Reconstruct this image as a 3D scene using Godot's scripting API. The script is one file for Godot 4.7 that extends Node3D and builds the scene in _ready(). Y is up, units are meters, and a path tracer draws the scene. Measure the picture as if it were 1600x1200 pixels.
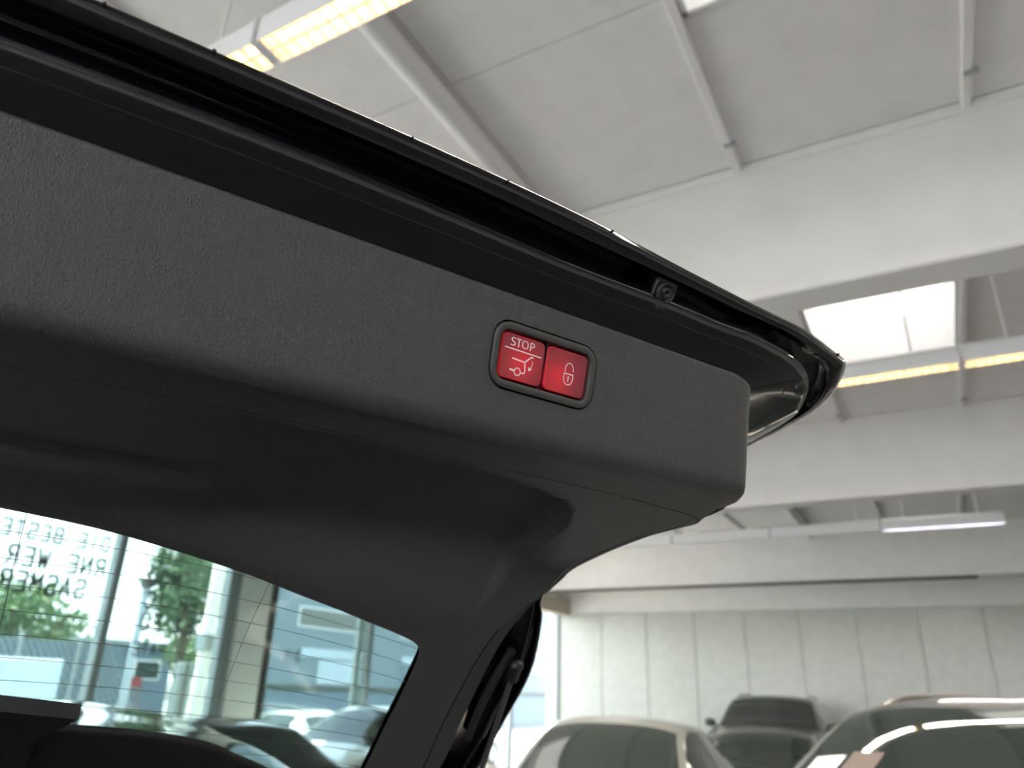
extends Node3D
# A car showroom seen from below the raised tailgate of an estate car.
# World axes follow the hall: +x runs along the roof beams, -z towards the back wall, the glass front is at x = -8.6.

const FRONT_X := -8.6
const BACK_Z := -18.0
const RIGHT_X := 8.4
const REAR_Z := 7.2
const BEAM_Y := 3.82
const CEIL_Y := 4.79
const TG := 1.807          # height of the tailgate switch above the floor

var M := {}
var used := {}
var rng := RandomNumberGenerator.new()

# ---------------------------------------------------------------- small helpers
func numbered(n: String) -> String:
	if not used.has(n):
		used[n] = 0
		return n
	used[n] += 1
	return "%s_%03d" % [n, used[n]]

func thing(called: String, label: String, category: String, at := Vector3.ZERO, turn := 0.0, group := "") -> Node3D:
	var o := Node3D.new()
	o.name = numbered(called)
	add_child(o)
	o.position = at
	o.rotation.y = turn
	meta(o, label, category, group)
	return o

func meta(o: Node, label := "", category := "", group := "", kind := "") -> void:
	if label: o.set_meta("label", label)
	if category: o.set_meta("category", category)
	if group: o.set_meta("group", group)
	if kind: o.set_meta("kind", kind)

func mi(called: String, mesh: Mesh, mat: Material, parent: Node, at := Vector3.ZERO) -> MeshInstance3D:
	var o := MeshInstance3D.new()
	o.name = numbered(called) if parent == self else called
	o.mesh = mesh
	o.material_override = mat
	o.position = at
	parent.add_child(o, true)
	return o

func struct(called: String, mesh: Mesh, mat: Material, label: String, category: String, at := Vector3.ZERO) -> MeshInstance3D:
	var o := mi(called, mesh, mat, self, at)
	meta(o, label, category, "", "structure")
	return o

func ST() -> SurfaceTool:
	var st := SurfaceTool.new()
	st.begin(Mesh.PRIMITIVE_TRIANGLES)
	return st

func done(st: SurfaceTool) -> ArrayMesh:
	st.index()
	st.generate_normals()
	return st.commit()

func tri(st: SurfaceTool, a: Vector3, b: Vector3, c: Vector3) -> void:
	st.add_vertex(a); st.add_vertex(b); st.add_vertex(c)

func quad(st: SurfaceTool, a: Vector3, b: Vector3, c: Vector3, d: Vector3) -> void:
	tri(st, a, b, c); tri(st, a, c, d)

# box from corner lo to corner hi with chamfered edges (flat shaded)
func bx(st: SurfaceTool, lo: Vector3, hi: Vector3, ch := 0.0, xf := Transform3D()) -> void:
	st.set_smooth_group(-1)
	var c := (lo + hi) / 2.0
	var e := (hi - lo) / 2.0
	ch = minf(ch, minf(e.x, minf(e.y, e.z)) * 0.9)
	var ax := [Vector3.RIGHT, Vector3.UP, Vector3.BACK]
	for i in 3:
		var j := (i + 1) % 3
		var k := (i + 2) % 3
		for s in [-1.0, 1.0]:
			var n: Vector3 = ax[i] * e[i] * s
			var u: Vector3 = ax[j] * (e[j] - ch) * s
			var v: Vector3 = ax[k] * (e[k] - ch)
			quad(st, xf * (c + n - u - v), xf * (c + n - u + v), xf * (c + n + u + v), xf * (c + n + u - v))
	if ch <= 0.0: return
	for i in 3:
		var j := (i + 1) % 3
		var k := (i + 2) % 3
		for s in [-1.0, 1.0]:
			for t in [-1.0, 1.0]:
				var a: Vector3 = ax[j] * e[j] * s + ax[k] * (e[k] - ch) * t
				var b: Vector3 = ax[j] * (e[j] - ch) * s + ax[k] * e[k] * t
				var l: Vector3 = ax[i] * (e[i] - ch)
				if s * t > 0: quad(st, xf * (c + a - l), xf * (c + b - l), xf * (c + b + l), xf * (c + a + l))
				else: quad(st, xf * (c + a - l), xf * (c + a + l), xf * (c + b + l), xf * (c + b - l))
	for s in [-1.0, 1.0]:
		for t in [-1.0, 1.0]:
			for r in [-1.0, 1.0]:
				var p := c + Vector3(e.x * s, (e.y - ch) * t, (e.z - ch) * r)
				var q := c + Vector3((e.x - ch) * s, e.y * t, (e.z - ch) * r)
				var w := c + Vector3((e.x - ch) * s, (e.y - ch) * t, e.z * r)
				if s * t * r > 0: tri(st, xf * p, xf * w, xf * q)
				else: tri(st, xf * p, xf * q, xf * w)

func box(lo: Vector3, hi: Vector3, ch := 0.0) -> ArrayMesh:
	var st := ST()
	bx(st, lo, hi, ch)
	return done(st)

# grid of rows of points; skip holds "row,column" cells to leave open
func grid(st: SurfaceTool, rows: Array, smooth := 1, skip := {}) -> void:
	st.set_smooth_group(smooth)
	for i in rows.size() - 1:
		for j in rows[i].size() - 1:
			if skip.has(Vector2i(i, j)): continue
			quad(st, rows[i][j], rows[i + 1][j], rows[i + 1][j + 1], rows[i][j + 1])

func tube(st: SurfaceTool, pts: Array, r: float, n := 8, close := true) -> void:
	var rows := []
	for j in n + 1: rows.append([])
	for i in pts.size():
		var d: Vector3 = (pts[mini(i + 1, pts.size() - 1)] - pts[maxi(i - 1, 0)]).normalized()
		var a := d.cross(Vector3.UP if absf(d.y) < 0.9 else Vector3.RIGHT).normalized()
		var b := d.cross(a)
		for j in n + 1:
			var t := TAU * j / n
			rows[j].append(pts[i] + (a * cos(t) + b * sin(t)) * r)
	grid(st, rows)
	if close:
		st.set_smooth_group(-1)
		for e in [0, pts.size() - 1]:
			for j in n: tri(st, pts[e], rows[j][e], rows[j + 1][e])

# lathe round the y axis: profile of Vector2(radius, height)
func lathe(st: SurfaceTool, prof: Array, n: int, xf := Transform3D(), smooth := 1) -> void:
	var rows := []
	for p in prof:
		var row := []
		for j in n + 1:
			var t := TAU * j / n
			row.append(xf * Vector3(p.x * cos(t), p.y, p.x * sin(t)))
		rows.append(row)
	grid(st, rows, smooth)

# Catmull-Rom through control points, sub steps between each
func crv(c: Array, sub: int) -> Array:
	var out := []
	for i in c.size() - 1:
		var p0: Vector3 = c[maxi(i - 1, 0)]
		var p3: Vector3 = c[mini(i + 2, c.size() - 1)]
		for k in sub:
			out.append((c[i] as Vector3).cubic_interpolate(c[i + 1], p0, p3, float(k) / sub))
	out.append(c[-1])
	return out

func noise_tex(freq: float, kind := FastNoiseLite.TYPE_SIMPLEX_SMOOTH, seed_ := 1, normal := false, strength := 4.0, size := 512, ramp: Array = []) -> NoiseTexture2D:
	var n := FastNoiseLite.new()
	n.noise_type = kind
	n.seed = seed_
	n.frequency = freq
	n.fractal_octaves = 4
	if kind == FastNoiseLite.TYPE_CELLULAR:
		n.fractal_type = FastNoiseLite.FRACTAL_NONE
		n.cellular_return_type = FastNoiseLite.RETURN_DISTANCE2_SUB
	var t := NoiseTexture2D.new()
	t.width = size
	t.height = size
	t.seamless = true
	t.noise = n
	if normal:
		t.as_normal_map = true
		t.bump_strength = strength
	if ramp:
		var g := Gradient.new()
		g.offsets = PackedFloat32Array([0.0, 0.5, 1.0])
		g.colors = PackedColorArray(ramp)
		t.color_ramp = g
	return t

func mat(c: Color, rough := 0.6, metal := 0.0, spec := 0.5) -> StandardMaterial3D:
	var m := StandardMaterial3D.new()
	m.albedo_color = c
	m.roughness = rough
	m.metallic = metal
	m.metallic_specular = spec
	m.cull_mode = BaseMaterial3D.CULL_DISABLED
	return m

func tri_tex(m: StandardMaterial3D, t: Texture2D, scale: float) -> StandardMaterial3D:
	m.albedo_texture = t
	m.uv1_triplanar = true
	m.uv1_world_triplanar = true
	m.uv1_scale = Vector3.ONE * scale
	return m

func glow(c: Color, energy: float) -> StandardMaterial3D:
	var m := mat(c, 0.4)
	m.emission_enabled = true
	m.emission = c
	m.emission_energy_multiplier = energy
	return m

func pane(c: Color, alpha: float) -> StandardMaterial3D:
	var m := mat(Color(c.r, c.g, c.b, alpha), 0.02)
	m.transparency = BaseMaterial3D.TRANSPARENCY_ALPHA
	return m

func paint(c: Color, rough := 0.35) -> StandardMaterial3D:
	var m := mat(c, rough, 0.1)
	m.clearcoat_enabled = true
	m.clearcoat = 1.0
	m.clearcoat_roughness = 0.03
	return m

# ---------------------------------------------------------------- light, lens, materials
func set_the_view() -> void:
	var cam := Camera3D.new()
	cam.name = "camera"
	add_child(cam)
	var yaw := deg_to_rad(29.5)
	var pitch := deg_to_rad(22.5)
	var roll := deg_to_rad(1.9)
	cam.basis = Basis(Vector3.UP, yaw) * Basis(Vector3.RIGHT, pitch) * Basis(Vector3.BACK, roll)
	cam.position = Vector3(0, 1.62, 0)
	var at := CameraAttributesPhysical.new()
	at.frustum_focal_length = 23.2
	at.exposure_aperture = 7.0
	at.frustum_focus_distance = 0.47
	at.frustum_near = 0.02
	at.frustum_far = 300.0
	cam.attributes = at
	cam.current = true

	var e := Environment.new()
	e.background_mode = Environment.BG_SKY
	var sm := ProceduralSkyMaterial.new()
	sm.sky_top_color = Color(0.76, 0.82, 0.90)
	sm.sky_horizon_color = Color(0.97, 0.975, 0.98)
	sm.sky_curve = 0.2
	sm.ground_bottom_color = Color(0.42, 0.42, 0.42)
	sm.ground_horizon_color = Color(0.6, 0.6, 0.6)
	sm.sky_energy_multiplier = 1.0
	sm.sun_angle_max = 4.0
	var sky := Sky.new()
	sky.sky_material = sm
	e.sky = sky
	e.background_energy_multiplier = 1.15
	e.tonemap_mode = Environment.TONE_MAPPER_LINEAR
	e.tonemap_exposure = 8.8
	e.sdfgi_enabled = true
	e.ssao_enabled = true
	e.ssil_enabled = true
	var we := WorldEnvironment.new()
	we.name = "world_environment"
	we.environment = e
	add_child(we)

	var sun := DirectionalLight3D.new()
	sun.name = "sun"
	sun.light_color = Color(1.0, 0.95, 0.86)
	sun.light_energy = 2.0
	sun.light_angular_distance = 0.6
	sun.shadow_enabled = true
	add_child(sun)
	sun.look_at_from_position(Vector3(-8, 16, -5), Vector3.ZERO)

func make_materials() -> void:
	var mottle := noise_tex(0.012, FastNoiseLite.TYPE_SIMPLEX_SMOOTH, 3, false, 1, 512, [Color(0.965, 0.965, 0.96), Color(0.985, 0.985, 0.98), Color(1, 1, 1)])
	M.wall = tri_tex(mat(Color(0.90, 0.89, 0.88), 0.75), mottle, 0.35)
	M.ceil = tri_tex(mat(Color(0.92, 0.91, 0.905), 0.8), mottle, 0.5)
	M.beam = tri_tex(mat(Color(0.92, 0.91, 0.905), 0.8), mottle, 0.3)
	M.clad = tri_tex(mat(Color(0.74, 0.75, 0.715), 0.22), noise_tex(0.02, FastNoiseLite.TYPE_SIMPLEX_SMOOTH, 9, false, 1, 512, [Color(0.94, 0.95, 0.94), Color(0.975, 0.98, 0.975), Color(1, 1, 1)]), 0.4)
	M.white = mat(Color(0.9, 0.9, 0.9), 0.4)
	M.steel = mat(Color(0.62, 0.65, 0.66), 0.35, 0.3)
	M.bronze = mat(Color(0.30, 0.29, 0.27), 0.5, 0.2)
	M.floor = tri_tex(mat(Color(0.38, 0.38, 0.385), 0.35), noise_tex(0.03, FastNoiseLite.TYPE_SIMPLEX_SMOOTH, 5, false, 1, 512, [Color(0.8, 0.8, 0.8), Color(0.92, 0.92, 0.92), Color(1, 1, 1)]), 0.6)
	M.glazing = pane(Color(0.8, 0.95, 0.9), 0.06)
	M.milk = mat(Color(0.95, 0.95, 0.95), 0.5)
	M.milk.backlight_enabled = true
	M.milk.backlight = Color(0.5, 0.5, 0.5)
	M.letter = mat(Color(0.05, 0.06, 0.06), 0.6)
	M.letter_pale = mat(Color(0.72, 0.74, 0.62), 0.6)
	M.tube = glow(Color(1.0, 0.80, 0.46), 2.0)
	M.trough = mat(Color(0.96, 0.96, 0.97), 0.3)
	M.tube_cool = glow(Color(0.97, 0.95, 1.0), 1.6)
	M.tube_off = mat(Color(0.85, 0.85, 0.86), 0.3)
	M.asphalt = tri_tex(mat(Color(0.42, 0.43, 0.44), 0.9), mottle, 0.8)
	M.tyre = mat(Color(0.06, 0.06, 0.06), 0.8)
	M.rim = mat(Color(0.7, 0.71, 0.73), 0.25, 0.9)
	M.lens = mat(Color(0.75, 0.78, 0.8), 0.08)
	M.tail = mat(Color(0.5, 0.03, 0.03), 0.1)
	M.carglass = mat(Color(0.14, 0.17, 0.16), 0.03, 0.0, 0.7)
	M.black_plastic = mat(Color(0.07, 0.07, 0.075), 0.45)
	M.bark = mat(Color(0.33, 0.27, 0.21), 0.9)
	M.leaf = mat(Color(0.33, 0.45, 0.22), 0.6)
	M.leaf.vertex_color_use_as_albedo = true
	M.leaf.albedo_color = Color(1, 1, 1)
	M.leaf.backlight_enabled = true
	M.leaf.backlight = Color(0.5, 0.55, 0.3)
	# hero car
	M.hero_paint = mat(Color(0.03, 0.03, 0.045), 0.06, 0.0, 0.5)
	var grain := noise_tex(0.11, FastNoiseLite.TYPE_CELLULAR, 4, true, 6.0, 512)
	M.trim = mat(Color(0.236, 0.235, 0.233), 0.42, 0.0, 0.5)
	M.trim.normal_enabled = true
	M.trim.normal_texture = grain
	M.trim.normal_scale = 1.0
	M.trim.uv1_triplanar = true
	M.trim.uv1_scale = Vector3.ONE * 18.0
	M.bezel = mat(Color(0.235, 0.235, 0.225), 0.5)
	M.red = mat(Color(0.58, 0.33, 0.36), 0.45)
	M.red.backlight_enabled = true
	M.red.backlight = Color(1.0, 0.03, 0.22)
	M.print = mat(Color(0.95, 0.86, 0.86), 0.5)
	M.rubber = mat(Color(0.07, 0.07, 0.075), 0.6)
	M.rear_glass = mat(Color(0.275, 0.365, 0.35, 0.0).linear_to_srgb(), 0.0)
	M.rear_glass.albedo_color.a = 0.0
	M.rear_glass.transparency = BaseMaterial3D.TRANSPARENCY_ALPHA
	M.rear_glass.refraction_enabled = true
	M.rear_glass.refraction_scale = 0.025
	M.cabin_glass = pane(Color(0.30, 0.52, 0.45), 0.22)
	M.wire = mat(Color(0.16, 0.13, 0.10), 0.6)

# ---------------------------------------------------------------- the hall
func build_hall() -> void:
	struct("floor", box(Vector3(FRONT_X, -0.2, BACK_Z), Vector3(RIGHT_X, 0, REAR_Z)), M.floor, "smooth grey showroom floor under the parked cars", "floor")
	# back wall: masonry core, upper band, panels
	var wb := struct("wall_back", box(Vector3(FRONT_X - 0.3, -0.2, BACK_Z - 0.3), Vector3(RIGHT_X + 0.3, 5.4, BACK_Z)), M.wall, "pale back wall clad with tall vertical panels below a plain band", "wall")
	var pm := box(Vector3(-0.575, 0, 0), Vector3(0.575, 3.49, 0.03), 0.006)
	for k in 14:
		mi("panel", pm, M.clad, wb, Vector3(FRONT_X + 0.62 + k * 1.165, 0.0, BACK_Z))
	struct("wall_right", box(Vector3(RIGHT_X, -0.2, BACK_Z), Vector3(RIGHT_X + 0.3, 5.4, REAR_Z)), M.wall, "plain off-white side wall of the hall", "wall")
	struct("wall_rear", box(Vector3(FRONT_X - 0.3, BEAM_Y, REAR_Z), Vector3(RIGHT_X + 0.3, 5.4, REAR_Z + 0.3)), M.wall, "plain off-white wall band above the glazed gates behind the raised tailgate", "wall")
	var gates := Node3D.new()
	gates.name = "window_2"
	add_child(gates)
	meta(gates, "wide row of glazed gates closing the hall behind the raised tailgate", "window", "", "structure")
	for k in 8:
		var gx := FRONT_X + 0.05 + k * (RIGHT_X - FRONT_X - 0.1) / 7.0
		mi("mullion", box(Vector3(gx - 0.05, -0.2, REAR_Z + 0.05), Vector3(gx + 0.05, BEAM_Y, REAR_Z + 0.19), 0.008), M.steel, gates)
		if k == 7: continue
		mi("pane", box(Vector3(gx + 0.05, 0.15, REAR_Z + 0.11), Vector3(gx + (RIGHT_X - FRONT_X - 0.1) / 7.0 - 0.05, BEAM_Y, REAR_Z + 0.12)), M.glazing, gates)
		mi("kick_plate", box(Vector3(gx + 0.05, -0.2, REAR_Z + 0.07), Vector3(gx + (RIGHT_X - FRONT_X - 0.1) / 7.0 - 0.05, 0.15, REAR_Z + 0.17), 0.006), M.steel, gates)
	# beams
	for z in [-16.0, -9.3, -4.07, 1.2]:
		var b := struct("ceiling_beam", box(Vector3(FRONT_X, BEAM_Y, z - 0.28), Vector3(RIGHT_X, CEIL_Y + 0.05, z), 0.012), M.beam,
			{-16.0: "white roof beam close to the panelled back wall", -9.3: "white roof beam beyond the skylight well, before the panelled wall beam", -4.07: "deep white roof beam right above the grey off-road car", 1.2: "white roof beam above the space behind the raised tailgate"}[z], "beam")
		mi("angle_strip", box(Vector3(FRONT_X, CEIL_Y - 0.07, z), Vector3(RIGHT_X, CEIL_Y + 0.0, z + 0.014), 0.004), M.beam, b)
	var rail := struct("trim_1", box(Vector3(FRONT_X + 0.4, BEAM_Y - 0.055, -16.06), Vector3(0.72, BEAM_Y - 0.002, -15.98), 0.008), M.bronze, "added dark bar standing for the shaded underside of the far beam", "rail")  # dark bar added as the shade line under the far beam
	# ceiling of panels between ribs, skylight wells left open
	var ceiling := Node3D.new()
	ceiling.name = "ceiling"
	add_child(ceiling)
	meta(ceiling, "off-white panelled ceiling with narrow ribs between the roof beams", "ceiling", "", "structure")
	var bays := [[-17.99, -16.28, 0, 0], [-15.99, -9.58, -13.4, -11.8], [-9.29, -4.35, -7.77, -6.19], [-4.06, 0.92, -2.77, -1.15], [1.21, REAR_Z, 3.0, 4.6]]
	var wells := [-5.76, -0.68, 4.4]
	var n_sky := 0
	for bay in bays:
		for k in range(-6, 7):
			var x0: float = -0.68 + 1.27 * k
			var x1 := minf(x0 + 1.27, RIGHT_X)
			x0 = maxf(x0, FRONT_X)
			if x1 - x0 < 0.05: continue
			var cuts := [bay[0], bay[1]]
			var well := false
			for wx in wells:
				if absf(wx - (-0.68 + 1.27 * k)) < 0.1 and bay[2] != 0: well = true
			if well: cuts = [bay[0], bay[2], bay[3], bay[1]]
			elif bay[1] - bay[0] > 3.0:
				cuts = [bay[0], bay[1] - 3.55, bay[1]] if bay[0] == -4.06 else [bay[0], (bay[0] + bay[1]) / 2.0, bay[1]]
			for c in cuts.size() - 1:
				if well and c == 1: continue
				mi("panel", box(Vector3(x0 + 0.003, CEIL_Y, cuts[c] + 0.003), Vector3(x1 - 0.003, CEIL_Y + 0.14, cuts[c + 1] - 0.003), 0.004), M.ceil, ceiling)
			if well:
				skylight(x0, x1, bay[2], bay[3], n_sky)
				n_sky += 1
			var wide: bool = k == -1
			if k > -6:
				if wide:
					var st := ST()
					tube(st, [Vector3(x0 - 0.08, CEIL_Y - 0.07, bay[0]), Vector3(x0 - 0.08, CEIL_Y - 0.07, bay[1])], 0.075, 16)
					mi("pipe", done(st), M.ceil, ceiling)
				else:
					var st := ST()
					bx(st, Vector3(x0 - 0.026, CEIL_Y - 0.05, bay[0]), Vector3(x0 + 0.026, CEIL_Y - 0.0005, bay[1]), 0.006)
					mi("rib", done(st), M.ceil, ceiling)
					mi("clip", box(Vector3(x0 - 0.02, CEIL_Y - 0.062, bay[0] + 0.28), Vector3(x0 + 0.055, CEIL_Y - 0.04, bay[0] + 0.31), 0.003), M.steel, ceiling)
	# flat roof above the panels, open over the wells
	var roof := ST()
	var xs := [FRONT_X - 0.3]
	for wx in wells: xs += [wx + 0.03, wx + 1.24]
	xs.append(RIGHT_X + 0.3)
	var zs := [BACK_Z - 0.3]
	for bay in bays:
		if bay[2] != 0: zs += [bay[2], bay[3]]
	zs.append(REAR_Z + 0.3)
	for i in xs.size() - 1:
		for j in zs.size() - 1:
			if i % 2 == 1 and j % 2 == 1: continue
			bx(roof, Vector3(xs[i], CEIL_Y + 0.15, zs[j]), Vector3(xs[i + 1], CEIL_Y + 0.45, zs[j + 1]))
	mi("roof_slab", done(roof), M.wall, ceiling)
	build_front()

func skylight(x0: float, x1: float, z0: float, z1: float, n: int) -> void:
	var w := Node3D.new()
	w.name = "window_%d" % (20 + n)
	add_child(w)
	meta(w, "skylight well with white reveal and bright dome over " + ["the space by the back wall, facade side", "the black coupe beside the back row", "the back corner of the hall", "the bay with the twin fluorescent rows, facade side", "the bay between two roof beams, seen past the tailgate corner", "the bay by the side wall", "the front of the estate car", "the grey off-road car's bonnet", "the side wall near the tailgate", "the rear hall, facade side", "the rear hall, middle", "the rear hall, side wall"][n % 12], "skylight", "", "structure")
	var st := ST()
	var t := 0.03
	bx(st, Vector3(x0 + 0.03, CEIL_Y - 0.02, z0), Vector3(x0 + 0.03 + t, CEIL_Y + 0.49, z1), 0.004)
	bx(st, Vector3(x1 - 0.03 - t, CEIL_Y - 0.02, z0), Vector3(x1 - 0.03, CEIL_Y + 0.49, z1), 0.004)
	bx(st, Vector3(x0 + 0.03, CEIL_Y - 0.02, z0), Vector3(x1 - 0.03, CEIL_Y + 0.49, z0 + t), 0.004)
	bx(st, Vector3(x0 + 0.03, CEIL_Y - 0.02, z1 - t), Vector3(x1 - 0.03, CEIL_Y + 0.49, z1), 0.004)
	mi("reveal", done(st), M.white, w)
	# shallow dome of milky acrylic
	var rows := []
	for i in 9:
		var row := []
		for j in 9:
			var u := i / 8.0
			var v := j / 8.0
			row.append(Vector3(lerpf(x0 + 0.03, x1 - 0.03, u), CEIL_Y + 0.49 + 0.16 * pow(sin(PI * u) * sin(PI * v), 0.6), lerpf(z0, z1, v)))
		rows.append(row)
	st = ST()
	grid(st, rows)
	mi("dome", done(st), M.milk, w)

# glass front at x = -8.6
func build_front() -> void:
	var front := Node3D.new()
	front.name = "window_1"
	add_child(front)
	meta(front, "tall glazed showroom front with lettering on its panes", "window", "", "structure")
	var mull := [-17.95, -15.6, -13.1, -10.55, -8.25, -7.42, -5.68, -3.1, -0.6, 1.9, 4.4, REAR_Z]
	var x := FRONT_X
	for i in mull.size():
		var z: float = mull[i]
		var hw := 0.05
		mi("mullion", box(Vector3(x - 0.09, -0.2, z - hw), Vector3(x + 0.05, BEAM_Y, z + hw), 0.008), M.bronze if i == 4 else M.steel, front)
		if i == 3: mi("post", box(Vector3(x - 0.16, -0.3, z + 0.06), Vector3(x - 0.09, BEAM_Y, z + 0.19), 0.01), M.steel, front)
	for i in mull.size() - 1:
		if i == 4: continue
		mi("pane", box(Vector3(x - 0.012, 0.12, mull[i] + 0.05), Vector3(x, BEAM_Y, mull[i + 1] - 0.05)), M.glazing, front)
		mi("transom", box(Vector3(x - 0.07, -0.2, mull[i] + 0.05), Vector3(x + 0.04, 0.12, mull[i + 1] - 0.05), 0.006), M.steel, front)
	# pillar between two mullions with a downpipe beside it
	mi("pillar", box(Vector3(x - 0.3, -0.2, -8.2), Vector3(x + 0.03, BEAM_Y, -7.62), 0.02), M.wall, front)
	mi("pillar", box(Vector3(x - 0.2, -0.2, -7.62), Vector3(x - 0.02, BEAM_Y, -7.47), 0.01), M.steel, front)
	var head := struct("wall_front", box(Vector3(x - 0.3, BEAM_Y, BACK_Z - 0.3), Vector3(x, 5.4, REAR_Z + 0.3)), M.wall, "plain wall above the glazed showroom front", "wall")
	# blind box in the corner by the back wall
	mi("blind_box", box(Vector3(x + 0.002, 3.46, -18.0), Vector3(x + 0.34, 3.82, -15.6), 0.01), mat(Color(0.72, 0.68, 0.62), 0.7), head)
	# lettering, read from the street
	var rows := [["SIE", -6.60, 3.09, 0.24], ["DIE BESTE", -5.55, 3.09, 0.24], ["MOD", -6.62, 2.80, 0.28], ["RNE WER", -5.56, 2.80, 0.28],
		["ER IC", -6.95, 2.53, 0.27], ["SASMER", -5.38, 2.54, 0.28], ["EI ED", -6.95, 2.27, 0.27], ["RATE", -6.6, 1.97, 0.2]]
	for r in rows:
		var m := block_letters(r[0], r[3])
		mi("lettering", m, M.letter, front).transform = Transform3D(Basis(Vector3(0, 0, 1), Vector3.UP, Vector3(-1, 0, 0)), Vector3(x - 0.014, r[2] - 0.075, r[1] + 0.03))
	mi("lettering", block_letters("DIE", 0.2), M.letter, front).transform = Transform3D(Basis(Vector3(0, 0, 1), Vector3.UP, Vector3(-1, 0, 0)), Vector3(x - 0.014, 1.95, -8.95))

# block capitals cut from film: strokes on a 4 x 6 grid
const CAPS := {"S": [[4,5,3.4,6,.6,6,0,5.2,0,3.9,.6,3.1,3.4,2.9,4,2.1,4,.8,3.4,0,.6,0,0,1]], "I": [[2,0,2,6]], "E": [[4,0,0,0,0,6,4,6],[0,3,3.4,3]], "D": [[0,0,0,6,2.4,6,3.8,5,4,3,3.8,1,2.4,0,0,0]],
	"B": [[0,0,0,6,2.8,6,3.8,5.3,3.8,3.8,2.8,3.1,0,3.1],[2.8,3.1,4,2.2,4,.8,2.9,0,0,0]], "T": [[0,6,4,6],[2,6,2,0]], "M": [[0,0,0,6,2,2.4,4,6,4,0]], "O": [[1,0,0,1,0,5,1,6,3,6,4,5,4,1,3,0,1,0]],
	"R": [[0,0,0,6,2.8,6,3.8,5.2,3.8,3.8,2.8,3,0,3],[2.2,3,4,0]], "N": [[0,0,0,6,4,0,4,6]], "W": [[-.4,6,.8,0,2,4.4,3.2,0,4.4,6]], "A": [[0,0,2,6,4,0],[.8,2,3.2,2]], "C": [[4,5,3,6,1,6,0,5,0,1,1,0,3,0,4,1]]}
func block_letters(word: String, em: float) -> ArrayMesh:
	var st := ST()
	st.set_smooth_group(-1)
	var k := 0
	for ch in word:
		for line in CAPS.get(ch, []):
			for i in range(0, line.size() - 2, 2):
				var a := Vector2(line[i], line[i + 1]) * em * 0.115 * Vector2(0.78, 1) + Vector2(k * em * 0.6, 0)
				var b := Vector2(line[i + 2], line[i + 3]) * em * 0.115 * Vector2(0.78, 1) + Vector2(k * em * 0.6, 0)
				var d := (b - a).normalized() * em * 0.062
				var n := Vector2(-d.y, d.x)
				var q := [a - d - n, a - d + n, b + d + n, b + d - n]
				for z in [0.0, 0.001]:
					quad(st, Vector3(q[0].x, q[0].y, z), Vector3(q[1].x, q[1].y, z), Vector3(q[2].x, q[2].y, z), Vector3(q[3].x, q[3].y, z))
		k += 1
	return done(st)

func text(s: String, font: Font, em: float, depth := 0.004) -> TextMesh:
	var t := TextMesh.new()
	t.text = s
	t.font = font
	t.font_size = 64
	t.pixel_size = em / 64.0
	t.depth = depth
	t.horizontal_alignment = HORIZONTAL_ALIGNMENT_LEFT
	t.vertical_alignment = VERTICAL_ALIGNMENT_BOTTOM
	return t

# ---------------------------------------------------------------- fluorescent rows
func ordinal(k: int) -> String:
	return ", %s from the glass front" % ["first", "second", "third", "fourth", "fifth", "sixth", "seventh"][k]

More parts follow.
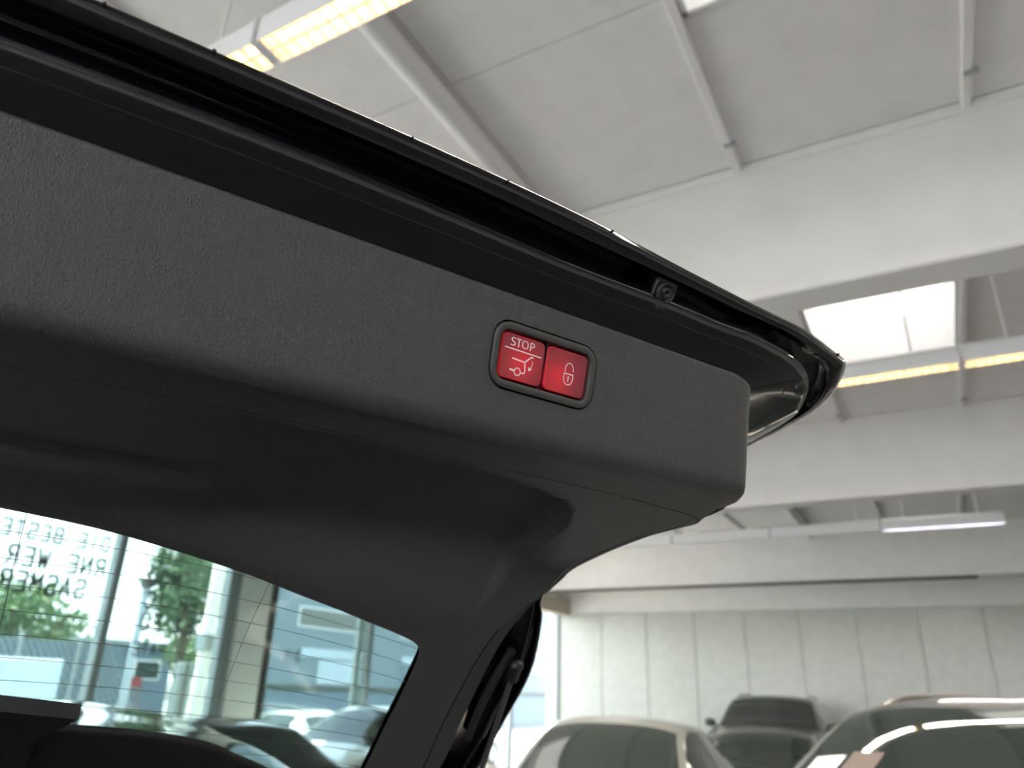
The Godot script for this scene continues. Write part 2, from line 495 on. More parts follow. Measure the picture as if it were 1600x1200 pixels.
func lamp_row(z: float, y: float, x_from: float, count: int, pitch: float, label: String, group: String, lit := [], cool := false) -> void:
	var L := pitch - 0.03
	var body := ST()      # open trough, bent sheet
	var prof := [Vector2(-0.064, -0.06), Vector2(-0.064, 0.06), Vector2(-0.055, 0.085), Vector2(-0.03, 0.1), Vector2(0.03, 0.1), Vector2(0.055, 0.085), Vector2(0.064, 0.06), Vector2(0.064, -0.06)]
	var rows := []
	for p in prof: rows.append([Vector3(-L / 2, p.y, p.x), Vector3(L / 2, p.y, p.x)])
	grid(body, rows, -1)
	rows = []
	for p in prof: rows.append([Vector3(-L / 2, p.y * 0.96 - 0.001, p.x * 0.95), Vector3(L / 2, p.y * 0.96 - 0.001, p.x * 0.95)])
	grid(body, rows, -1)
	var body_m := done(body)
	var cap := box(Vector3(-0.006, -0.055, -0.062), Vector3(0.006, 0.095, 0.062), 0.004)
	var tb := ST()
	tube(tb, [Vector3(-L / 2 + 0.05, -0.002, 0), Vector3(L / 2 - 0.05, -0.002, 0)], 0.013, 10)
	var tube_m := done(tb)
	var fin := ST()
	bx(fin, Vector3(-0.003, -0.058, -0.062), Vector3(0.003, -0.03, 0.062))
	var fin_m := done(fin)
	var rail := box(Vector3(-L / 2, -0.056, -0.004), Vector3(L / 2, -0.036, 0.004))
	var rod := ST()
	tube(rod, [Vector3(0, 0.1, 0), Vector3(0, CEIL_Y - y, 0)], 0.008, 8)
	var rod_m := done(rod)
	var src: Node3D = null
	for k in count:
		var x := x_from + k * pitch
		var t: Node3D
		if src == null:
			t = thing("fluorescent_lamp", label, "lamp", Vector3(x, y, z), 0, group)
			mi("trough", body_m, M.trough, t)
			mi("tube", tube_m, M.tube, t)
			for s in [-1, 1]: mi("end_cap", cap, M.trough, t, Vector3(s * (L / 2 - 0.006), 0, 0))
			var nf := int(L / 0.062)
			for f in nf: mi("lamella", fin_m, M.trough, t, Vector3(-L / 2 + 0.07 + f * (L - 0.14) / (nf - 1), 0, 0))
			mi("centre_rail", rail, M.trough, t)
			for s in [-1, 1]: mi("hanger_rod", rod_m, M.trough, t, Vector3(s * (L / 2 - 0.3), 0, 0))
			src = t
		else:
			t = src.duplicate()
			t.name = numbered("fluorescent_lamp")
			add_child(t)
			t.position = Vector3(x, y, z)
		if lit and not k in lit:
			(t.get_node("tube") as MeshInstance3D).material_override = M.tube_off
			t.set_meta("label", "unlit " + label + ordinal(k))
			continue
		t.set_meta("label", label + ordinal(k))
		if cool:
			(t.get_node("tube") as MeshInstance3D).material_override = M.tube_cool
			t.set_meta("label", "lit cool " + label + ", end of its row")
		var al := AreaLight3D.new()
		al.name = "tube_light"
		al.area_size = Vector2(L - 0.1, 0.1)
		al.light_color = Color(1.0, 0.96, 0.9)
		al.light_energy = 0.6
		al.area_range = 30.0
		al.shadow_enabled = true
		add_child(al, true)
		al.position = Vector3(x, y - 0.064, z)
		al.rotation.x = -PI / 2

# ---------------------------------------------------------------- parked cars
func hermite(st: Array, z: float) -> Array:
	var i := 0
	while i < st.size() - 2 and z > st[i + 1][0]: i += 1
	var t := clampf((z - st[i][0]) / (st[i + 1][0] - st[i][0]), 0, 1)
	var out := [z]
	for k in range(1, 5):
		var a: float = st[maxi(i - 1, 0)][k]
		var d: float = st[mini(i + 2, st.size() - 1)][k]
		var v := cubic_interpolate(st[i][k], st[i + 1][k], a, d, t)
		out.append(clampf(v, minf(st[i][k], st[i + 1][k]) - 0.01, maxf(st[i][k], st[i + 1][k]) + 0.015))
	return out

func side_pt(p: Array, k: float, off := 0.0) -> Vector3:   # k 0 at the belt, 1 at the roof edge
	var d := roof_drop(p)
	return Vector3(lerpf(p[1] * 0.965, p[4], k) + off, lerpf(p[2], p[3] - d, k) + off * 0.3, p[0])

func roof_drop(p: Array) -> float:
	return minf(0.06, (p[3] - p[2]) * 0.6)

func top_pt(p: Array, f: float, off := 0.0) -> Vector3:     # f -1 .. 1 across the roof or bonnet
	return Vector3(p[4] * f, p[3] - roof_drop(p) * pow(absf(f), 3.0) + off, p[0])

func make_car(label: String, at: Vector3, turn: float, st: Array, marks: Dictionary, body_mat: Material, category := "car") -> Node3D:
	var c := thing("parked_car", label, category, at, turn)
	var z0: float = st[0][0]
	var z1: float = st[-1][0]
	var rows := []
	var n := 56
	for i in n + 1:
		var p := hermite(st, lerpf(z0, z1, i / float(n)))
		var hb: float = p[1]
		var half := [Vector3(0, 0.2, p[0]), Vector3(hb * 0.9, 0.2, p[0]), Vector3(hb * 0.985, 0.28, p[0]), Vector3(hb, 0.45, p[0]), Vector3(hb, lerpf(0.45, p[2], 0.6), p[0]), side_pt(p, 0)]
		for k in [0.08, 0.3, 0.6, 0.9, 1.0]: half.append(side_pt(p, k))
		for f in [0.9, 0.75, 0.5, 0.25]: half.append(top_pt(p, f))
		var row := []
		for q in half: row.append(q)
		row.append(top_pt(p, 0))
		for q in range(half.size() - 1, -1, -1): row.append(Vector3(-half[q].x, half[q].y, half[q].z))
		rows.append(row)
	var s := ST()
	grid(s, rows)
	for e in [0, n]:
		var mid := Vector3(0, (rows[e][0].y + rows[e][15].y) / 2, rows[e][0].z)
		for j in rows[e].size() - 1: tri(s, mid, rows[e][j], rows[e][j + 1])
	mi("body", done(s), body_mat, c)
	# windscreen and rear window lie over the loft
	for w in [["windscreen", marks.cowl, marks.roof_front], ["rear_window", marks.roof_rear, marks.tail]]:
		var g := []
		for i in 11:
			var p := hermite(st, lerpf(w[1], w[2], i / 10.0))
			var row := []
			for j in 13: row.append(top_pt(p, lerpf(-0.93, 0.93, j / 12.0), 0.008))
			g.append(row)
		s = ST()
		grid(s, g)
		mi(w[0], done(s), M.carglass, c)
	for side in [-1.0, 1.0]:
		for w in marks.windows:
			var g := []
			for i in 9:
				var zz := lerpf(w[0], w[1], i / 8.0)
				var p := hermite(st, zz)
				var row := []
				for j in 5:
					var q := side_pt(p, lerpf(0.1, 0.92, j / 4.0), 0.007)
					row.append(Vector3(q.x * side, q.y, q.z))
				g.append(row)
			s = ST()
			grid(s, g)
			mi("side_window", done(s), M.carglass, c)
		# mirror
		var pm := side_pt(hermite(st, marks.cowl + 0.32), 0.1)
		s = ST()
		var ball := []
		for i in 9:
			var a := PI * i / 8.0
			ball.append(Vector2(0.001 + sin(a) * 0.085, -cos(a) * 0.07))
		lathe(s, ball, 12, Transform3D(Basis(Vector3(1.25, 0, 0), Vector3(0, 1, 0), Vector3(0, 0, 0.75)), Vector3((pm.x + 0.12) * side, pm.y + 0.06, pm.z)))
		bx(s, Vector3((pm.x + 0.03) * side - 0.05, pm.y, pm.z - 0.02), Vector3((pm.x + 0.03) * side + 0.05, pm.y + 0.035, pm.z + 0.02), 0.006)
		mi("mirror", done(s), body_mat, c)
		# lights
		var pf := hermite(st, z0 + 0.1)
		mi("headlight", box(Vector3(-0.14, -0.05, -0.05), Vector3(0.14, 0.05, 0.05), 0.025), M.lens, c, Vector3(side * pf[1] * 0.78, pf[2] - 0.03, z0 + 0.1))
		var pr := hermite(st, z1 - 0.06)
		mi("tail_light", box(Vector3(-0.1, -0.1, -0.05), Vector3(0.1, 0.1, 0.05), 0.025), M.tail, c, Vector3(side * pr[1] * 0.8, pr[2] + 0.02, z1 - 0.07))
		if marks.has("rails"):
			var pts := []
			for i in 17:
				var u := i / 16.0
				var p := hermite(st, lerpf(marks.roof_front + 0.2, marks.roof_rear - 0.1, u))
				pts.append(top_pt(p, 0.9 * side, -0.02 + 0.065 * pow(sin(PI * u), 0.5)))
			s = ST()
			tube(s, pts, 0.017, 8)
			mi("roof_rail", done(s), M.rail, c)
		for wz in [marks.axle_front, marks.axle_rear]:
			s = ST()
			var turn_ := Basis(Vector3.BACK, PI / 2)
			var hx: float = hermite(st, wz)[1]
			var off := Vector3(side * (hx - 0.1), 0.32, wz)
			lathe(s, [Vector2(0.2, -0.1), Vector2(0.3, -0.1), Vector2(0.32, -0.08), Vector2(0.32, 0.08), Vector2(0.3, 0.105), Vector2(0.2, 0.1)], 24, Transform3D(turn_, off))
			var wheel := mi("wheel", done(s), M.tyre, c)
			s = ST()
			lathe(s, [Vector2(0.21, -0.1), Vector2(0.2, 0.09 * -side), Vector2(0.06, 0.1 * -side), Vector2(0.001, 0.11 * -side)], 20, Transform3D(turn_, off), -1)
			mi("rim", done(s), M.rim, wheel)
	return c

func stations(len_: float, h: float, w: float, kind: String) -> Dictionary:
	var f := len_ / 4.2
	var k := h / 1.43
	var b := w / 0.88
	var r := {}
	if kind == "suv":
		r.st = [[-2.1, .76, .62, .70, .62], [-1.95, .84, .80, .88, .68], [-1.2, .88, .92, 1.0, .74], [-0.98, .88, .95, 1.04, .74], [-0.35, .88, .97, 1.385, .62], [0.3, .88, .98, 1.43, .61], [1.5, .88, .98, 1.38, .60], [1.95, .86, .98, 1.05, .68], [2.06, .82, .8, .9, .66], [2.1, .75, .55, .6, .6]]
		r.marks = {cowl = -0.95 * f, roof_front = -0.38 * f, roof_rear = 1.52 * f, tail = 1.9 * f, windows = [[-0.5 * f, 0.25 * f], [0.3 * f, 1.0 * f], [1.05 * f, 1.5 * f]], axle_front = -1.3 * f, axle_rear = 1.3 * f, rails = true}
	else:
		r.st = [[-2.1, .72, .55, .62, .6], [-1.95, .82, .68, .74, .66], [-1.2, .87, .84, .92, .72], [-0.9, .88, .9, .97, .72], [-0.12, .88, .93, 1.395, .57], [0.45, .88, .95, 1.43, .57], [1.2, .88, .97, 1.37, .55], [1.8, .86, .95, 1.0, .66], [2.05, .82, .8, .86, .66], [2.1, .75, .55, .6, .6]]
		r.marks = {cowl = -0.86 * f, roof_front = -0.16 * f, roof_rear = 1.22 * f, tail = 1.76 * f, windows = [[-0.4 * f, 0.3 * f], [0.36 * f, 1.1 * f]], axle_front = -1.28 * f, axle_rear = 1.28 * f}
	for s in r.st:
		s[0] *= f
		s[1] *= b
		s[4] *= b
		s[2] *= k
		s[3] *= k
	return r

func park(label: String, at: Vector3, turn_deg: float, len_: float, h: float, w: float, kind: String, body: Material, category := "car") -> Node3D:
	var r := stations(len_, h, w, kind)
	return make_car(label, at, deg_to_rad(turn_deg), r.st, r.marks, body, category)

func build_cars() -> void:
	M.rail = mat(Color(0.45, 0.44, 0.43), 0.3, 0.6)
	var grey := paint(Color(0.27, 0.265, 0.26), 0.3)
	var silver := paint(Color(0.46, 0.47, 0.45), 0.3)
	var dark := paint(Color(0.16, 0.17, 0.165), 0.3)
	var black := paint(Color(0.05, 0.055, 0.055), 0.3)
	var white := paint(Color(0.88, 0.9, 0.9), 0.3)
	var green := paint(Color(0.07, 0.085, 0.08), 0.3)
	var suv := park("grey off-road car with roof rails and a price sheet behind its windscreen", Vector3(0.25, 0, -4.75), 152, 4.5, 1.67, 0.94, "suv", grey)
	# price sheet and paper on the lower windscreen
	var rs := stations(4.5, 1.67, 0.94, "suv")
	for q in [["price_sheet", 0.62, 0.84, 0.26, 0.44, Color(0.92, 0.92, 0.93)], ["dashboard_card", 0.36, 0.58, 0.26, 0.47, Color(0.32, 0.25, 0.23)]]:
		var g := []
		for i in 4:
			var p := hermite(rs.st, lerpf(rs.marks.cowl, rs.marks.roof_front, lerpf(q[3], q[4], i / 3.0)))
			var row := []
			for j in 4: row.append(top_pt(p, lerpf(q[1], q[2], j / 3.0), 0.011))
			g.append(row)
		var sg := ST()
		grid(sg, g)
		mi(q[0], done(sg), mat(q[5], 0.5), suv)
	park("silver-grey hatchback parked between the estate car and the back row", Vector3(-2.55, 0, -6.5), 187, 4.1, 1.44, 0.88, "hatch", silver)
	park("low black coupe in front of the tall dark off-road car by the back wall", Vector3(-2.25, 0, -10.9), 184, 4.0, 1.26, 0.9, "hatch", black)
	park("tall dark green off-road car standing before the panelled back wall", Vector3(-2.9, 0, -15.2), 182, 4.4, 1.70, 0.96, "suv", dark)
	park("white hatchback facing the estate car near the glass front", Vector3(-7.4, 0, -9.3), 181, 4.1, 1.36, 0.88, "hatch", white)
	park("black-green saloon parked beside the bonnet of the estate car", Vector3(-6.15, 0, -4.7), 178, 4.2, 1.32, 0.88, "hatch", green)
	for k in 3:
		park(["white car parked on the street opposite the wide pillar", "white car parked on the street behind the street sign post", "silver car parked on the street near the far mullion"][k], Vector3(-12.3, -0.3, -8.6 - k * 5.0), 2, 4.2, 1.42, 0.88, "hatch", white if k < 2 else silver)

# ---------------------------------------------------------------- outside
func tree(label: String, at: Vector3, h: float, spread: Vector3, centre: float, count: int, seed_: int, tone: Color) -> void:
	rng.seed = seed_
	var t := thing("street_tree", label, "tree", at)
	var st := ST()
	lathe(st, [Vector2(0.16, -0.05), Vector2(0.11, 0.5), Vector2(0.09, h * 0.45), Vector2(0.03, h * 0.8)], 10)
	for k in 6:
		var a := TAU * k / 6.0 + rng.randf()
		tube(st, [Vector3(0, h * (0.3 + 0.05 * k), 0), Vector3(cos(a) * spread.x * 0.6, centre + spread.y * 0.2, sin(a) * spread.z * 0.6)], 0.03, 6)
	mi("trunk", done(st), M.bark, t)
	var leaf := ST()
	leaf.set_smooth_group(-1)
	quad(leaf, Vector3(-0.5, 0, 0), Vector3(0, 0.1, 0.32), Vector3(0.5, 0, 0), Vector3(0, 0.1, -0.32))
	var mm := MultiMesh.new()
	mm.transform_format = MultiMesh.TRANSFORM_3D
	mm.use_colors = true
	mm.mesh = done(leaf)
	mm.instance_count = count
	var lumps := []
	for k in 12: lumps.append(Vector3(rng.randfn(), rng.randfn(), rng.randfn()).normalized() * rng.randf_range(0.35, 0.75))
	for i in count:
		var q: Vector3 = lumps[i % 12] + Vector3(rng.randfn(), rng.randfn(), rng.randfn()) * 0.2
		var b := Basis.from_euler(Vector3(rng.randf() * TAU, rng.randf() * TAU, rng.randf() * TAU)).scaled(Vector3.ONE * rng.randf_range(0.12, 0.24))
		mm.set_instance_transform(i, Transform3D(b, Vector3(0, centre, 0) + q * spread))
		var v := rng.randf_range(0.7, 1.3)
		mm.set_instance_color(i, Color(tone.r * v, tone.g * v, tone.b * v))
	var m := MultiMeshInstance3D.new()
	m.name = "foliage"
	m.multimesh = mm
	m.material_override = M.leaf
	m.set_meta("kind", "stuff")
	t.add_child(m)

func building(label: String, lo: Vector3, hi: Vector3, wall: Material, storeys: Array, spans: float) -> Node3D:
	var b := thing("street_building", label, "building", Vector3(hi.x, lo.y, (lo.z + hi.z) / 2))
	var dz := hi.z - lo.z
	mi("wall", box(Vector3(lo.x - hi.x, 0, -dz / 2), Vector3(0, hi.y - lo.y, dz / 2), 0.02), wall, b)
	mi("roof_edge", box(Vector3(lo.x - hi.x - 0.1, hi.y - lo.y, -dz / 2 - 0.1), Vector3(0.15, hi.y - lo.y + 0.18, dz / 2 + 0.1), 0.02), M.steel, b)
	var n := int(dz / spans)
	for s in storeys:
		for k in n:
			var z := -dz / 2 + (k + 0.5) * dz / n
			var f := mi("window", box(Vector3(0, s[0], z - spans * 0.34), Vector3(0.05, s[1], z + spans * 0.34), 0.01), M.white, b)
			mi("pane", box(Vector3(0.05, s[0] + 0.07, z - spans * 0.34 + 0.07), Vector3(0.056, s[1] - 0.07, z + spans * 0.34 - 0.07)), M.carglass, f)
	return b

func build_outside() -> void:
	var g := struct("ground", box(Vector3(-70, -0.6, -80), Vector3(FRONT_X - 0.3, -0.3, 60)), M.asphalt, "grey street surface outside the glazed front", "street")
	struct("ground", box(Vector3(FRONT_X - 0.3, -0.6, REAR_Z + 0.3), Vector3(70, -0.3, 60)), M.asphalt, "grey yard surface outside the glazed gates", "yard")
	struct("kerb", box(Vector3(-14.6, -0.3, -80), Vector3(-14.3, -0.18, 60), 0.02), M.wall, "pale kerb along the street", "kerb")
	var blue := mat(Color(0.46, 0.51, 0.545), 0.7)
	var blue2 := mat(Color(0.42, 0.48, 0.54), 0.7)
	var pale := mat(Color(0.72, 0.77, 0.8), 0.7)
	building("long low blue-grey workshop with red gates behind the trees", Vector3(-40, -0.3, -23.4), Vector3(-30, 2.95, -14), blue2, [[1.9, 2.7]], 1.9)
	var b2 := building("tall pale blue street building with wide panels", Vector3(-28, -0.3, -62), Vector3(-25, 7.5, -24.2), blue, [[4.3, 5.2]], 7.0)
	mi("plinth", box(Vector3(0, 0, -18.8), Vector3(0.12, 1.75, 18.8), 0.02), blue2, b2)
	mi("ledge", box(Vector3(0, 1.76, -18.8), Vector3(0.3, 1.9, 18.8), 0.02), M.bronze, b2)
	for k in 5: mi("fascia", box(Vector3(0, 3.05, -17.0 + k * 7.4), Vector3(0.1, 3.45, -12.5 + k * 7.4), 0.02), pale, b2)
	for k in 6: mi("panel", box(Vector3(0, 1.95, -18.6 + k * 6.3), Vector3(0.06, 3.0, -15.6 + k * 6.3), 0.02), pale if k % 2 else blue2, b2)
	for k in 3:
		var gate := thing("workshop_gate", "red gate in the low workshop, %s from the tall pale blue building" % ["third", "second", "first"][k], "gate", Vector3(-29.8, -0.3, [-18.7, -19.9, -21.6][k]), 0, "red gates of the workshop")
		mi("frame", box(Vector3(-0.08, 0, -0.32), Vector3(0.06, 2.0, 0.32), 0.02), mat(Color(0.62, 0.20, 0.24), 0.6), gate)
		mi("leaf", box(Vector3(0.06, 0.05, -0.26), Vector3(0.08, 1.6, 0.26), 0.01), mat(Color(0.45, 0.47, 0.5), 0.6), gate)
	# white box van and the fence behind it
	var van := thing("box_van", "white box van parked before the diagonal-mesh fence", "van", Vector3(-16.9, -0.3, -7.3))
	mi("box", box(Vector3(-0.9, 0.7, -2.6), Vector3(0.9, 2.25, 2.6), 0.04), mat(Color(0.78, 0.86, 0.92), 0.45), van)
	mi("cab", box(Vector3(-0.85, 0.45, 2.62), Vector3(0.85, 1.9, 4.0), 0.15), mat(Color(0.82, 0.86, 0.9), 0.4), van)
	mi("chassis", box(Vector3(-0.7, 0.35, -2.5), Vector3(0.7, 0.7, 3.9), 0.02), M.black_plastic, van)
	for s in [-1.0, 1.0]:
		for z in [-1.6, 3.1]:
			var st := ST()
			lathe(st, [Vector2(0.01, -0.12), Vector2(0.36, -0.12), Vector2(0.38, 0), Vector2(0.36, 0.12), Vector2(0.01, 0.12)], 20, Transform3D(Basis(Vector3.BACK, PI / 2), Vector3(0.72 * s, 0.38, z)))
			mi("wheel", done(st), M.tyre, van)
	var fence := thing("mesh_fence", "steel fence with diagonal bars behind the white box van", "fence", Vector3(-19.6, -0.3, -9.4))
	for k in 7: mi("post", box(Vector3(-0.05, 0, -0.05), Vector3(0.05, 2.9, 0.05), 0.01), M.steel, fence, Vector3(0, 0, -4.5 + k * 1.5))
	mi("panel", box(Vector3(-0.02, 1.2, -4.5), Vector3(-0.01, 2.75, 4.5)), blue2, fence)
	var bar := ST()
	bx(bar, Vector3(-0.012, -0.95, -0.014), Vector3(0.012, 0.95, 0.014), 0.0, Transform3D(Basis(Vector3.RIGHT, 0.6), Vector3.ZERO))
	var bar_m := done(bar)
	for k in 50: mi("bar", bar_m, M.steel, fence, Vector3(0.02, 2.0, -4.3 + k * 0.175))
	tree("bushy green street tree behind the white box van", Vector3(-22, -0.3, -12.3), 3.6, Vector3(1.6, 1.0, 1.9), 3.35, 2600, 11, Color(0.16, 0.24, 0.12))
	tree("tall leafy street tree beside the wide pillar of the glass front", Vector3(-18, -0.3, -14.3), 5.2, Vector3(1.4, 1.9, 1.25), 4.4, 4200, 23, Color(0.13, 0.20, 0.10))
	tree("low hedge-like tree in front of the workshop windows", Vector3(-24, -0.3, -19.4), 3.4, Vector3(1.3, 0.9, 1.6), 2.9, 1800, 31, Color(0.15, 0.22, 0.10))
	# posts
	var lp := thing("street_lamp", "dark slim street lamp post rising before the bright sky", "street lamp", Vector3(-15, -0.3, -10.7))
	var st := ST()
	lathe(st, [Vector2(0.11, 0), Vector2(0.11, 0.5), Vector2(0.085, 0.55), Vector2(0.075, 4.0), Vector2(0.001, 4.02)], 12)
	mi("post", done(st), M.steel, lp)
	mi("head", box(Vector3(-0.1, 3.75, -0.12), Vector3(0.1, 4.0, 0.12), 0.04), M.bronze, lp)
	var sp := thing("sign_post", "pale rectangular sign pillar on the pavement", "sign", Vector3(-11, -0.3, -8.85))
	mi("pillar", box(Vector3(-0.06, 0, -0.13), Vector3(0.06, 2.2, 0.13), 0.015), M.steel, sp)
	mi("edge_strip", box(Vector3(0.06, 0, -0.02), Vector3(0.075, 2.2, 0.02), 0.003), M.bronze, sp)
	var fp := thing("flag_pole", "white round flag pole just outside the wide pillar", "pole", Vector3(-10, -0.3, -8.35))
	st = ST()
	lathe(st, [Vector2(0.14, 0), Vector2(0.14, 0.15), Vector2(0.10, 0.2), Vector2(0.09, 6.5), Vector2(0.001, 6.55)], 14)
	mi("pole", done(st), M.wall, fp)
	mi("collar", box(Vector3(-0.12, 2.35, -0.12), Vector3(0.12, 2.6, 0.12), 0.03), M.steel, fp)

# ---------------------------------------------------------------- the estate car with its raised tailgate
func L(s: float, w: float, h: float) -> Vector3:      # across, forwards, up from the switch
	return Vector3(s, h + TG, -w)

func hp(w: float) -> float:                            # height of the inner lining
	var d := w - 0.238
	return -0.0756 - 0.1405 * d - 0.6985 * 0.5 * (d + sqrt(d * d + 0.0002))

func ledge(s: float, w: float) -> float:              # the lining steps back behind the switch face, running out towards the corner
	if s < -0.3: s = -0.6 - s
	return 0.006 * (1.0 - smoothstep(-0.2, 0.0, s)) * (1.0 - smoothstep(0.1, 0.25, w))

func gp(w: float) -> float:                            # height of the glass plane
	return -0.0756 - 0.839 * (w - 0.238)

func mirror(row: Array) -> Array:                      # completes a row to the other side of the car (centre s = -0.3)
	var out := []
	for i in range(row.size() - 1, 0, -1): out.append(Vector3(-0.6 - row[i].x, row[i].y, row[i].z))
	return out + row

const C_L2 := [[-.3,-.045,.082],[-.2,-.046,.083],[-.1,-.047,.083],[0,-.047,.081],[.09,-.043,.079],[.15,-.039,.079],[.19,-.037,.079],[.224,-.036,.078],[.273,-.027,.077],[.297,-.021,.076],[.318,-.002,.072],[.335,.021,.068],[.344,.047,.064],[.345,.091,.056],[.344,.12,.051],[.31,.18,.025],[.25,.225,-.03],[.21,.255,-.07],[.2,.275,-.10],[.213,.291,-.12],[.24,.347,-.167],[.248,.409,-.219],[.254,.468,-.269],[.26,.56,-.346]]
const C_L1 := [[-.3,-.031,.060],[-.2,-.0325,.0625],[-.1,-.0325,.0625],[0,-.0315,.061],[.085,-.032,.062],[.135,-.031,.062],[.165,-.032,.062],[.185,-.031,.062],[.22,-.026,.061],[.254,-.013,.059],[.281,.006,.056],[.301,.028,.052],[.311,.045,.049],[.316,.08,.043],[.316,.115,.037],[.285,.175,.01],[.235,.22,-.035],[.2,.25,-.075],[.193,.272,-.10],[.203,.291,-.117],[.228,.347,-.164],[.236,.409,-.215],[.242,.468,-.264],[.248,.56,-.341]]
const C_K := [[-.3,-.006,.031],[-.2,-.006,.031],[-.1,-.006,.031],[0,-.006,.031],[.06,-.006,.031],[.1,-.006,.031],[.125,-.006,.031],[.145,-.006,.031],[.165,-.006,.031],[.18,.0,.028],[.192,.012,.026],[.197,.03,.022],[.198,.05,.018],[.198,.085,.01],[.198,.115,.004],[.198,.175,-.015],[.195,.22,-.045],[.185,.25,-.075],[.182,.272,-.098],[.187,.291,-.112],[.197,.347,-.155],[.2,.409,-.205],[.204,.468,-.255],[.208,.56,-.332]]
const C_O := [[-.3,.078],[-.2,.071],[-.1,.0635],[0,.0605],[.06,.061],[.1,.062],[.125,.0635],[.145,.065],[.165,.0675],[.19,.0695],[.208,.073],[.216,.078],[.219,.085],[.214,.10],[.206,.125],[.203,.17],[.204,.215],[.203,.24],[.196,.26],[.182,.28],[.166,.321],[.172,.41],[.181,.463],[.186,.56]]
const C_G := [[-.3,.248],[-.2,.256],[-.1,.274],[-.04,.289],[0,.299],[.035,.3085],[.06,.315],[.075,.3195],[.086,.323],[.093,.3265],[.098,.331],[.101,.338],[.103,.347],[.104,.355],[.105,.365],[.106,.375],[.107,.385],[.1075,.395],[.108,.405],[.109,.42],[.111,.44],[.113,.464],[.116,.51],[.119,.56]]

func curve3(c: Array) -> Array:
	var out := []
	for p in c: out.append(L(p[0], p[1], p[2]) if p.size() == 3 else Vector3(p[0], 0, p[1]))
	return out

# recess in the lower lining: how deep at (s, w)
const REC := [[-.9,.073],[-.084,.073],[-.023,.071],[.048,.077],[.09,.092],[.104,.104],[.122,.133],[.136,.193],[.145,.25],[.138,.30],[.12,.36],[.1,.42],[-.9,.42]]
func recess(s: float, w: float) -> float:
	if s < -0.3: s = -0.6 - s
	var p := Vector2(s, w)
	var inside := false
	var dist := 1e9
	var n := REC.size()
	for i in n:
		var a := Vector2(REC[i][0], REC[i][1])
		var b := Vector2(REC[(i + 1) % n][0], REC[(i + 1) % n][1])
		if i < 9: dist = minf(dist, Geometry2D.get_closest_point_to_segment(p, a, b).distance_to(p))
		if (a.y > p.y) != (b.y > p.y) and p.x < (b.x - a.x) * (p.y - a.y) / (b.y - a.y) + a.x: inside = not inside
	if not inside: return -0.0015 * maxf(0.0, 1.0 - dist / 0.006) * smoothstep(-0.2, -0.03, s) * (1.0 - smoothstep(0.2, 0.26, w))
	var d := 0.018 * smoothstep(0.0, 0.012, dist) * smoothstep(-0.2, -0.03, s) * (1.0 - smoothstep(0.22, 0.30, w))
	# pull handle pocket in the middle of the lining
	var q := Vector2(maxf(absf(s + 0.3) - 0.136, 0.0), maxf(absf(w - 0.171) - 0.009, 0.0)).length()
	return d + 0.007 * (1.0 - smoothstep(0.003, 0.009, q))

func rounded(w: float, h: float, r: float, shear := 0.12, n := 8) -> Array:
	var out := []
	for c in 4:
		var cx := (w / 2 - r) * (1 if c in [0, 3] else -1)
		var cy := (h / 2 - r) * (1 if c in [0, 1] else -1)
		for i in n + 1:
			var a := PI / 2 * (c + i / float(n))
			var p := Vector2(cx + cos(a) * r, cy + sin(a) * r)
			out.append(Vector2(p.x - shear * p.y, p.y))
	out.append(out[0])
	return out

func ring3(o: Array, z: float, at := Vector2.ZERO) -> Array:
	var out := []
	for p in o: out.append(Vector3(p.x + at.x - 0.12 * at.y, p.y + at.y, z))
	return out

func stroke(st: SurfaceTool, pts: Array, wd: float, z: float) -> void:   # flat printed line
	st.set_smooth_group(-1)
	for i in pts.size() - 1:
		var a: Vector2 = pts[i]
		var b: Vector2 = pts[i + 1]
		var d := (b - a).normalized()
		var nrm := Vector2(-d.y, d.x) * wd / 2
		a -= d * wd * 0.3
		b += d * wd * 0.3
		var f := func(p: Vector2, zz: float): return Vector3(p.x - 0.12 * p.y, p.y, zz)
		quad(st, f.call(a - nrm, z), f.call(a + nrm, z), f.call(b + nrm, z), f.call(b - nrm, z))

func arc(c: Vector2, rx: float, ry: float, a0: float, a1: float, n := 16) -> Array:
	var out := []
	for i in n + 1:
		var a := deg_to_rad(lerpf(a0, a1, i / float(n)))
		out.append(c + Vector2(cos(a) * rx, sin(a) * ry))
	return out

